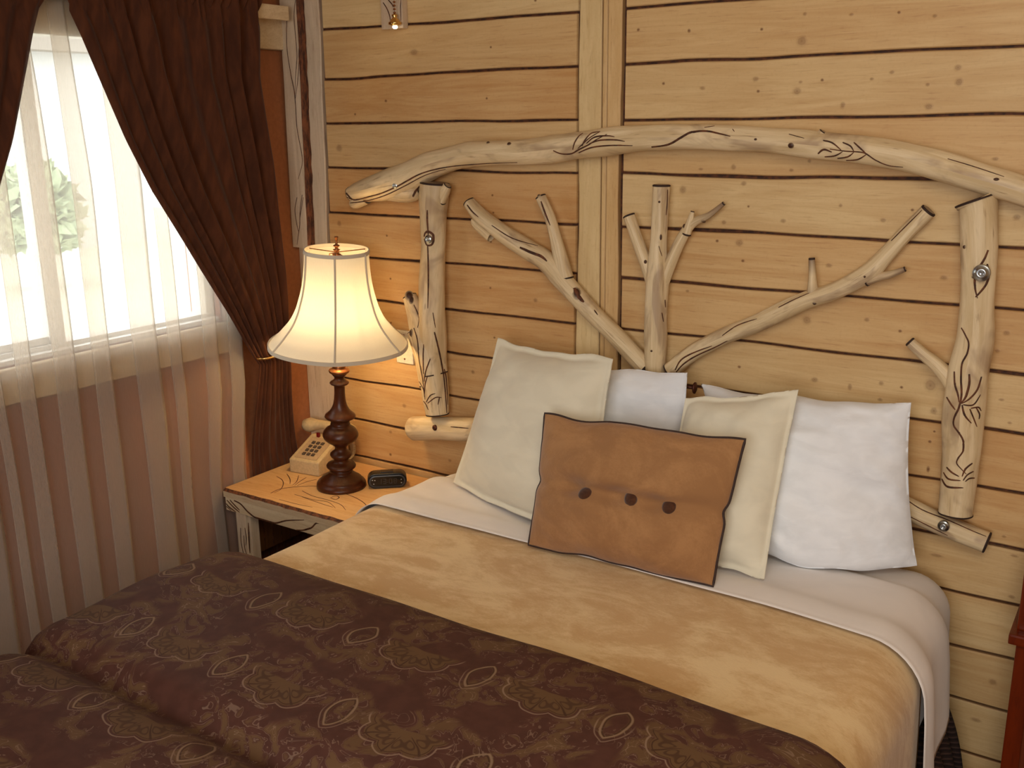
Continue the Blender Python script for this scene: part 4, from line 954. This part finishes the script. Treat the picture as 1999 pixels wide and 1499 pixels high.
for k in range(6):
    an = A0 + k * pi / 3
    m = MB(); m.tube([lp(r + .0018, an, z) for r, z in SPc], 0.0034, 6); m.build('shade_rib', PIPEM, lamp).parent = shade_o
m = MB()
for sgn in (0, pi):
    m.tube([lp(x_, sgn, z_) for x_, z_ in ((0.012, zn + .06), (0.05, zn + .09), (0.062, zn + .16), (0.055, zn + .24), (0.03, ztop - .012), (0.0, ztop - 0.006))], 0.002, 6)
for k in range(3): m.tube([lp(0, 0, ztop - .004), lp(SP[0][0], A0 + k * 2 * pi / 3, ztop - .002)], 0.0016, 6)
m.build('harp', ABRASS, lamp)
m = MB(); m.lathe([(0.013, -.010), (0.014, -.006), (0.006, -.001), (0.009, .006), (0.012, .009), (0.005, .012), (0.0055, .016), (0.010, .020), (0.010, .023), (0.004, .026), (0.0035, .036), (0.005, .045), (0.006, .048), (0.006, .051), (0.001, .052)], lp(0, 0, ztop - 0.004), 24, 0, LD); m.build('finial', ABRASS, lamp)
m = MB(); m.lathe([(0.012, 0.0), (0.014, 0.02), (0.024, 0.045), (0.030, 0.065), (0.026, 0.085), (0.014, 0.097), (0.001, 0.101)], lp(0, 0, zn + 0.125), 28, 0, LD); m.build('bulb', BULB, lamp)
bl2 = light('bulb_light', 'POINT', (0, 0, 0), 21, (1.0, 0.68, 0.30), 0.034); bl2.parent = lamp; bl2.location = lp(0, 0, zn + 0.188) - LC

# ------------------------------------------------------------------ telephone
ph = empty('telephone', (0.17, -0.13, NZ), 'beige push button desk telephone behind the lamp base', 'telephone')
PA = onZ(566, 921, NZ); PB = onZ(622.5, 931, NZ); ux = (PB - PA); PWid = ux.length; ux.normalize(); uy = Vector((-ux.y, ux.x, 0)); PM = Matrix((ux, uy, Vector((0, 0, 1)))).transposed().to_4x4(); PM.translation = PA + Vector((0, 0, 0.0005))
bm = bmesh.new()
pts = [(0.0, 0), (0.0, 0.050), (0.135, 0.105), (0.160, 0.103), (0.185, 0.085), (0.19, 0.0)]
va = [bm.verts.new((0, y, z)) for y, z in pts]; vb = [bm.verts.new((PWid, y, z)) for y, z in pts]
bm.faces.new(va); bm.faces.new(vb[::-1])
for k in range(len(pts)): k2 = (k + 1) % len(pts); bm.faces.new((va[k2], va[k], vb[k], vb[k2]))
bmesh.ops.recalc_face_normals(bm, faces=bm.faces[:]); bmesh.ops.bevel(bm, geom=bm.edges[:], offset=0.005, segments=3, profile=0.6, affect='EDGES')
bm.verts.index_update(); m = MB(); m.add([PM @ v.co for v in bm.verts], [tuple(v.index for v in f.verts) for f in bm.faces], 0, True); bm.free()
o = m.build('body', BEIGE, ph)
sl_a = atan2(0.055, 0.135); FM = PM @ Matrix.Translation((0, 0.0, 0.050)) @ Matrix.Rotation(sl_a, 4, 'X')
m = MB(); m.box(0.016, PWid - .016, 0.012, 0.130, -0.002, 0.0018, bev=0.0012, mtx=FM); face_o = m.build('faceplate', BEIGE2, ph)
for r in range(4):
    for c_ in range(3):
        m = MB(); x_ = PWid / 2 + (c_ - 1) * 0.020; y_ = 0.035 + r * 0.021
        m.box(x_ - .0062, x_ + .0062, y_ - .0062, y_ + .0062, 0.001, 0.006, bev=0.0014, mtx=FM); m.build('key', KEYM, ph).parent = face_o
# handset lying across the cradle
HC = PM @ Vector((PWid / 2, 0.155, 0.105))
hp = [(-0.105, 0.012, 0.020), (-0.098, 0.022, 0.027), (-0.080, 0.028, 0.027), (-0.062, 0.030, 0.021), (-0.03, 0.034, 0.016), (0.03, 0.034, 0.016), (0.062, 0.030, 0.021), (0.080, 0.028, 0.027), (0.098, 0.022, 0.027), (0.105, 0.012, 0.020)]
m = MB(); m.tube([HC + ux * (a + 0.004) + Vector((0, 0, b)) for a, b, c_ in hp], [c_ for a, b, c_ in hp], 20); m.build('handset', BEIGE, ph)
m = MB(); p = PM @ Vector((0.040, 0.125, 0.113)); m.box(-.006, .006, -.004, .004, -.014, .004, mtx=Matrix.Translation(p), bev=.001); m.build('cradle_hook', RED, ph)
# coiled cord trailing to the wall
pts = []
for k in range(160):
    t_ = k / 159; b = PM @ Vector((PWid + 0.004 + 0.02 * sin(t_ * pi), 0.20 - 0.03 * t_, 0.012 + 0.085 * (1 - t_) ** 1.5)); pts.append(b + Vector((0.0045 * cos(k * 0.95), 0.0045 * sin(k * 0.95), 0)))
m = MB(); m.tube(pts, 0.0016, 6); m.build('coiled_cord', BEIGE, ph)

# ------------------------------------------------------------------ alarm clock
ck = empty('alarm_clock', (0.47, -0.12, NZ), 'small black alarm clock with rounded ends lying beside the lamp base', 'alarm clock')
KA = onZ(722, 955, NZ); KB = onZ(791, 951, NZ); vx = (KB - KA).normalized(); vy = Vector((-vx.y, vx.x, 0)); CM = Matrix((vx, vy, Vector((0, 0, 1)))).transposed().to_4x4(); CM.translation = (KA + KB) / 2 + Vector((0, 0, 0.0003))
def pill(w, h, y, z0, n=12):
    r = h / 2; pts = []
    for k in range(n + 1): a = -pi / 2 + pi * k / n; pts.append((w / 2 - r + r * cos(a), y, z0 + r + r * sin(a)))
    for k in range(n + 1): a = pi / 2 + pi * k / n; pts.append((-w / 2 + r + r * cos(a), y, z0 + r + r * sin(a)))
    return pts
CW, CH = 0.134, 0.052
rings = [pill(CW - .012, CH - .012, 0.003, 0.006), pill(CW - .002, CH - .002, 0.0, 0.001), pill(CW, CH, 0.003, 0.0), pill(CW, CH, 0.045, 0.0), pill(CW - .01, CH - .008, 0.058, 0.003), pill(CW - .05, CH - .03, 0.062, 0.015)]
m = MB(); n = len(rings[0]); vs = [CM @ Vector(p) for r in rings for p in r]; fs = []
for k in range(len(rings) - 1):
    for i in range(n): fs.append((k * n + i, k * n + (i + 1) % n, (k + 1) * n + (i + 1) % n, (k + 1) * n + i))
fs.append(tuple(range(n))); fs.append(tuple((len(rings) - 1) * n + i for i in range(n)))
m.add(vs, fs, 0, True); m.build('case', BLACKP, ck)
m = MB(); a = pill(CW - .010, CH - .010, -0.001, 0.005); b = pill(CW - .020, CH - .018, -0.002, 0.009); m.add([CM @ Vector(p) for p in a + b], [(i, (i + 1) % n, n + (i + 1) % n, n + i) for i in range(n)], 0, False); m.build('front_rim', GREYP, ck, solid=0.002)
m = MB(); a = pill(CW - .019, CH - .017, -0.0008, 0.0085); m.add([CM @ Vector(p) for p in a], [tuple(range(n))], 0, False); disp_o = m.build('display', DISP, ck, solid=0.001)
m = MB()
def seg7(x, z, w, h, on):
    T_ = 0.0022
    R7 = {'a': (x, x + w, z + h - T_, z + h), 'g': (x, x + w, z + h / 2 - T_ / 2, z + h / 2 + T_ / 2), 'd': (x, x + w, z, z + T_), 'f': (x, x + T_, z + h / 2, z + h), 'b': (x + w - T_, x + w, z + h / 2, z + h), 'e': (x, x + T_, z, z + h / 2), 'c': (x + w - T_, x + w, z, z + h / 2)}
    for s_ in on: q = R7[s_]; m.box(q[0], q[1], -0.0022, -0.0012, q[2], q[3], mtx=CM)
for x_, on in ((-0.030, 'bc'), (-0.014, 'abgcd'), (0.006, 'abcdef'), (0.022, 'abcdefg')): seg7(x_, 0.017, 0.011, 0.018, on)
m.box(-0.0005, 0.0015, -0.0022, -0.0012, 0.021, 0.023, mtx=CM); m.box(-0.0005, 0.0015, -0.0022, -0.0012, 0.029, 0.031, mtx=CM)
m.build('digits', SEG, ck).parent = disp_o
for (x_, z_) in ((-0.050, 0.032), (-0.042, 0.031), (-0.046, 0.018), (0.048, 0.018), (0.048, 0.030)):
    m = MB(); m.box(x_ - .0018, x_ + .0018, -0.0024, -0.0012, z_ - .0012, z_ + .0012, mtx=CM); m.build('printed_mark', SILV, ck)
m = MB(); m.box(-0.022, 0.022, 0.014, 0.040, CH - .002, CH + .0025, bev=0.0015, mtx=CM); m.build('snooze_bar', BLACKP, ck)

# ================================================================== CURTAINS
rod = MB(); rod.box(0.090, 0.104, -1.95, -0.078, 2.145, 2.190, bev=0.003, attr={'tone': 0.5, 'knot': 0.0})
rodo = empty('curtain_rod', (0.097, -1.0, 2.165), 'flat pale wooden curtain rod running along the top of the window', 'curtain rod')
rod.build('rod', W_PALE, rodo)
for yy in (-0.10, -1.90):
    m = MB(); m.box(0.0, 0.091, yy - .010, yy + .010, 2.155, 2.18, bev=0.002, attr={'tone': 0.5, 'knot': 0.0}); m.build('bracket', W_PALE, rodo)
XC = 0.115
def c_at(px, py, X=XC): p = onX(px, py, X); return p.y, p.z
Lp = [c_at(*q) for q in ((135, 0), (165, 65), (200, 150), (250, 270), (300, 370), (350, 450), (400, 530), (450, 610), (485, 670), (503, 699))]
Rp = [c_at(*q) for q in ((505, 60), (504, 150), (515, 220), (531, 320), (540, 400), (550, 480), (558, 540), (563, 590), (566, 650), (562, 700))]
Lz = sorted([(z, y) for y, z in Lp]); Rz = sorted([(z, y) for y, z in Rp])
sL = (Lz[-1][1] - Lz[-2][1]) / (Lz[-1][0] - Lz[-2][0])
Lz.append((2.26, Lz[-1][1] + sL * (2.26 - Lz[-1][0]) * 0.6)); Rz.append((2.26, Rz[-1][1]))
ZTIE = c_at(503, 699)[1]; 
def Lf(z): return interp(Lz, z)
def Rf(z): return interp(Rz, z)
Lb = sorted([(z, y) for y, z in [c_at(*q) for q in ((508, 703, .103), (506, 760, .09), (499, 850, .045), (497, 920, .022))]]); Lb.insert(0, (0.02, Lb[0][1] - 0.03))
Rb = sorted([(z, y) for y, z in [c_at(*q) for q in ((566, 703, .103), (572, 760, .09), (581, 840, .045), (588, 900, .022))]]); Rb.insert(0, (0.02, Rb[0][1] + 0.01))
def curtain(mirror, label):
    q = MB(); nu, nv = 240, 110; ym = -0.925
    rr = random.Random(4); folds = []; u_ = -0.02
    while u_ < 1.02:                      # soft pleats of uneven width and depth
        w_ = rr.uniform(0.06, 0.19); folds.append((u_, w_, rr.uniform(0.35, 1.0))); u_ += w_
    def fold(u):
        for a_, w_, d_ in folds:
            if u < a_ + w_:
                t_ = max(0, (u - a_) / w_); return d_ * (0.5 - 0.5 * cos(2 * pi * t_)) - 0.5
        return 0.0
    zs = [2.262 - (2.262 - ZTIE) * k / 74 for k in range(75)] + [ZTIE - (ZTIE - 0.015) * k / 35 for k in range(1, 36)]
    def P(i, j):
        z = zs[j]; u = i / (nu - 1)
        if z >= ZTIE:
            a, b = Lf(z), Rf(z); g = (z - ZTIE) / (2.262 - ZTIE); xc = XC - 0.012 * (1 - min(1, g * 3)); amp = 0.022 + 0.022 * min(1, g * 2)
        else:
            a, b = interp(Lb, z), interp(Rb, z); k_ = min(1, (ZTIE - z) / 0.42); k_ = k_ * k_ * (3 - 2 * k_)
            k_ = 0.0 if mirror else k_
            xc = XC - 0.012 - (XC - 0.012 - 0.0165) * k_; amp = 0.018 - 0.008 * k_; g = 0.4
        a = max(a, ym + 0.012)
        uu = u + (0.022 * nz(u * 3, z * 1.6, 3) + 0.010 * nz(u * 8, z * 2.5, 7)) * (0.4 + g)
        y = a + (b - a) * u
        x = xc + amp * fold(uu) + 0.004 * nz(u * 4, z * 4, 8) * (1 if z > 0.7 else 0.2)
        if z > 2.13: x += 0.006 * sin(uu * 150)
        if 2.12 < z < 2.21: x = max(x, 0.108)
        x = max(x, 0.010)
        if z < 0.62 and not mirror: x = min(x, 0.028)
        if mirror: y = 2 * ym - y
        return (x, y, z)
    q.grid(P, nu, nv)
    o = empty('curtain', (XC, Lf(2.2) if not mirror else 2 * ym - Lf(2.2), 0.0), label, 'curtain', 'brown curtains tied back at the window')
    q.build('panel', CURT, o, solid=0.0025)
    # pinched header above the rod
    ya, yb = Lf(2.2), Rf(2.2)
    m = MB(); ns2 = 150
    m.grid(lambda i, j: (0.100 + 0.020 * cos(j / 8 * pi - pi / 2) * (1 + 0.35 * sin(i * 0.9)) + 0.008 * sin(i * 0.9), (lambda y: 2 * ym - y if mirror else y)(ya + (yb - ya + 0.012) * i / (ns2 - 1)), 2.245 - 0.085 * j / 8 + 0.004 * sin(i * 1.7)), ns2, 9)
    m.build('header', CURT, o)
    yc0, yc1 = interp(Lb, ZTIE), interp(Rb, ZTIE); yy = [yc0, yc1]
    pts = []
    for k in range(30):
        a = 2 * pi * k / 30; y = (yc0 + yc1) / 2 + ((yc1 - yc0) / 2 + 0.014) * cos(a); y = 2 * ym - y if mirror else y
        pts.append((XC + 0.045 * sin(a) - 0.004, y, ZTIE + 0.006 + 0.010 * cos(a)))
    m = MB(); m.tube(pts, 0.0045, 8, closed=True)
    m.build('tieback', BRASS, o)
    return o
curtain(False, 'brown suede curtain swept to the right and tied back beside the lamp')
curtain(True, 'brown suede curtain at the far left edge, swept to the left')
# sheer voile
q = MB(); nv = 70; rp_ = random.Random(11); COLS = []; yy = -1.86
while yy < -0.36:                       # each pleat folds back over itself, so it shows one layer, then three
    w_ = min(rp_.uniform(0.07, 0.17), -0.335 - yy); hi = rp_.uniform(0.62, 0.85); lo = rp_.uniform(0.20, 0.42); d_ = rp_.uniform(0.7, 1.2)
    for k in range(26):
        t_ = k / 26
        if t_ < 0.42: e_ = t_ / 0.42; f_ = hi * e_; x_ = -0.3 + 0.9 * e_ * e_
        elif t_ < 0.62: e_ = (t_ - 0.42) / 0.20; f_ = hi + (lo - hi) * (0.5 - 0.5 * cos(pi * e_)); x_ = 0.6 - 0.6 * e_
        else: e_ = (t_ - 0.62) / 0.38; f_ = lo + (1 - lo) * (e_ * e_ * (1.6 - 0.6 * e_)); x_ = 0.0 - 0.9 * sin(pi * e_ * 0.5) + 0.6 * e_ * e_
        COLS.append((yy + w_ * f_, x_ * d_, yy))
    yy += w_
COLS.append((-0.335, -0.3, -0.335)); nu = len(COLS)
def PSh(i, j):
    y, xo, yb = COLS[i]; z = 2.26 - 2.245 * j / (nv - 1)
    g = 0.35 + 0.65 * min(1, (2.26 - z) / 0.6)
    y2 = yb + (y - yb) * (0.75 + 0.25 * g) + 0.030 * nz(yb * 3, z * 0.8, 2.2) + 0.008 * nz(y * 6, z * 2.0, 1.2)
    x = 0.050 + 0.021 * g * xo + 0.005 * nz(y * 4, z * 1.2, 5)
    k_ = min(1, max(0, (0.95 - z) / 0.33)) * min(1, max(0, (y + 0.72) / 0.2)); x = x * (1 - k_) + (0.014 + (x - 0.050) * 0.35) * k_
    return (max(x, 0.027 if z > 1.0 else 0.003), min(y2, -0.33), z)
q.grid(PSh, nu, nv)
sh = empty('sheer_curtain', (0.066, -1.6, 0.0), 'long white sheer voile curtain hanging in front of the window', 'curtain')
q.build('voile', SHEER, sh)
m = MB(); m.tube([(0.054, -1.90, 2.245), (0.054, -0.16, 2.245)], 0.006, 10)
for yy in (-1.88, -0.18): m.tube([(0.0, yy, 2.245), (0.054, yy, 2.245)], 0.005, 8)
m.build('rod', BRASS, sh)

# ------------------------------------------------------------------ cherry cabinet at the right edge
cb = empty('cabinet', (2.75, -0.17, 0), 'cherry red wooden cabinet standing against the boards at the right edge', 'cabinet')
m = MB(); m.box(2.478, 3.05, -0.30, -0.012, 0.0, 0.665, bev=0.004, attr={'tone': 0.3, 'knot': 0.0}); m.build('body', CHERRY, cb)
m = MB(); m.box(2.462, 3.066, -0.315, -0.006, 0.665, 0.690, bev=0.005, attr={'tone': 0.3, 'knot': 0.0}); m.build('top', CHERRY, cb)
m = MB(); m.box(2.474, 3.054, -0.285, -0.012, 0.690, 0.845, bev=0.005, attr={'tone': 0.3, 'knot': 0.0}); m.build('upper_drawer_case', CHERRY, cb)
m = MB(); m.box(2.515, 3.01, -0.308, -0.298, 0.05, 0.63, bev=0.004, attr={'tone': 0.6, 'knot': 0.0}); d_ = m.build('door', CHERRY, cb)
m = MB(); m.lathe([(0.006, 0), (0.006, 0.012), (0.013, 0.018), (0.013, 0.024), (0.002, 0.028)], (2.97, -0.308, 0.40), 18, 0, Vector((0, -1, 0))); m.build('knob', CHROME, cb).parent = d_
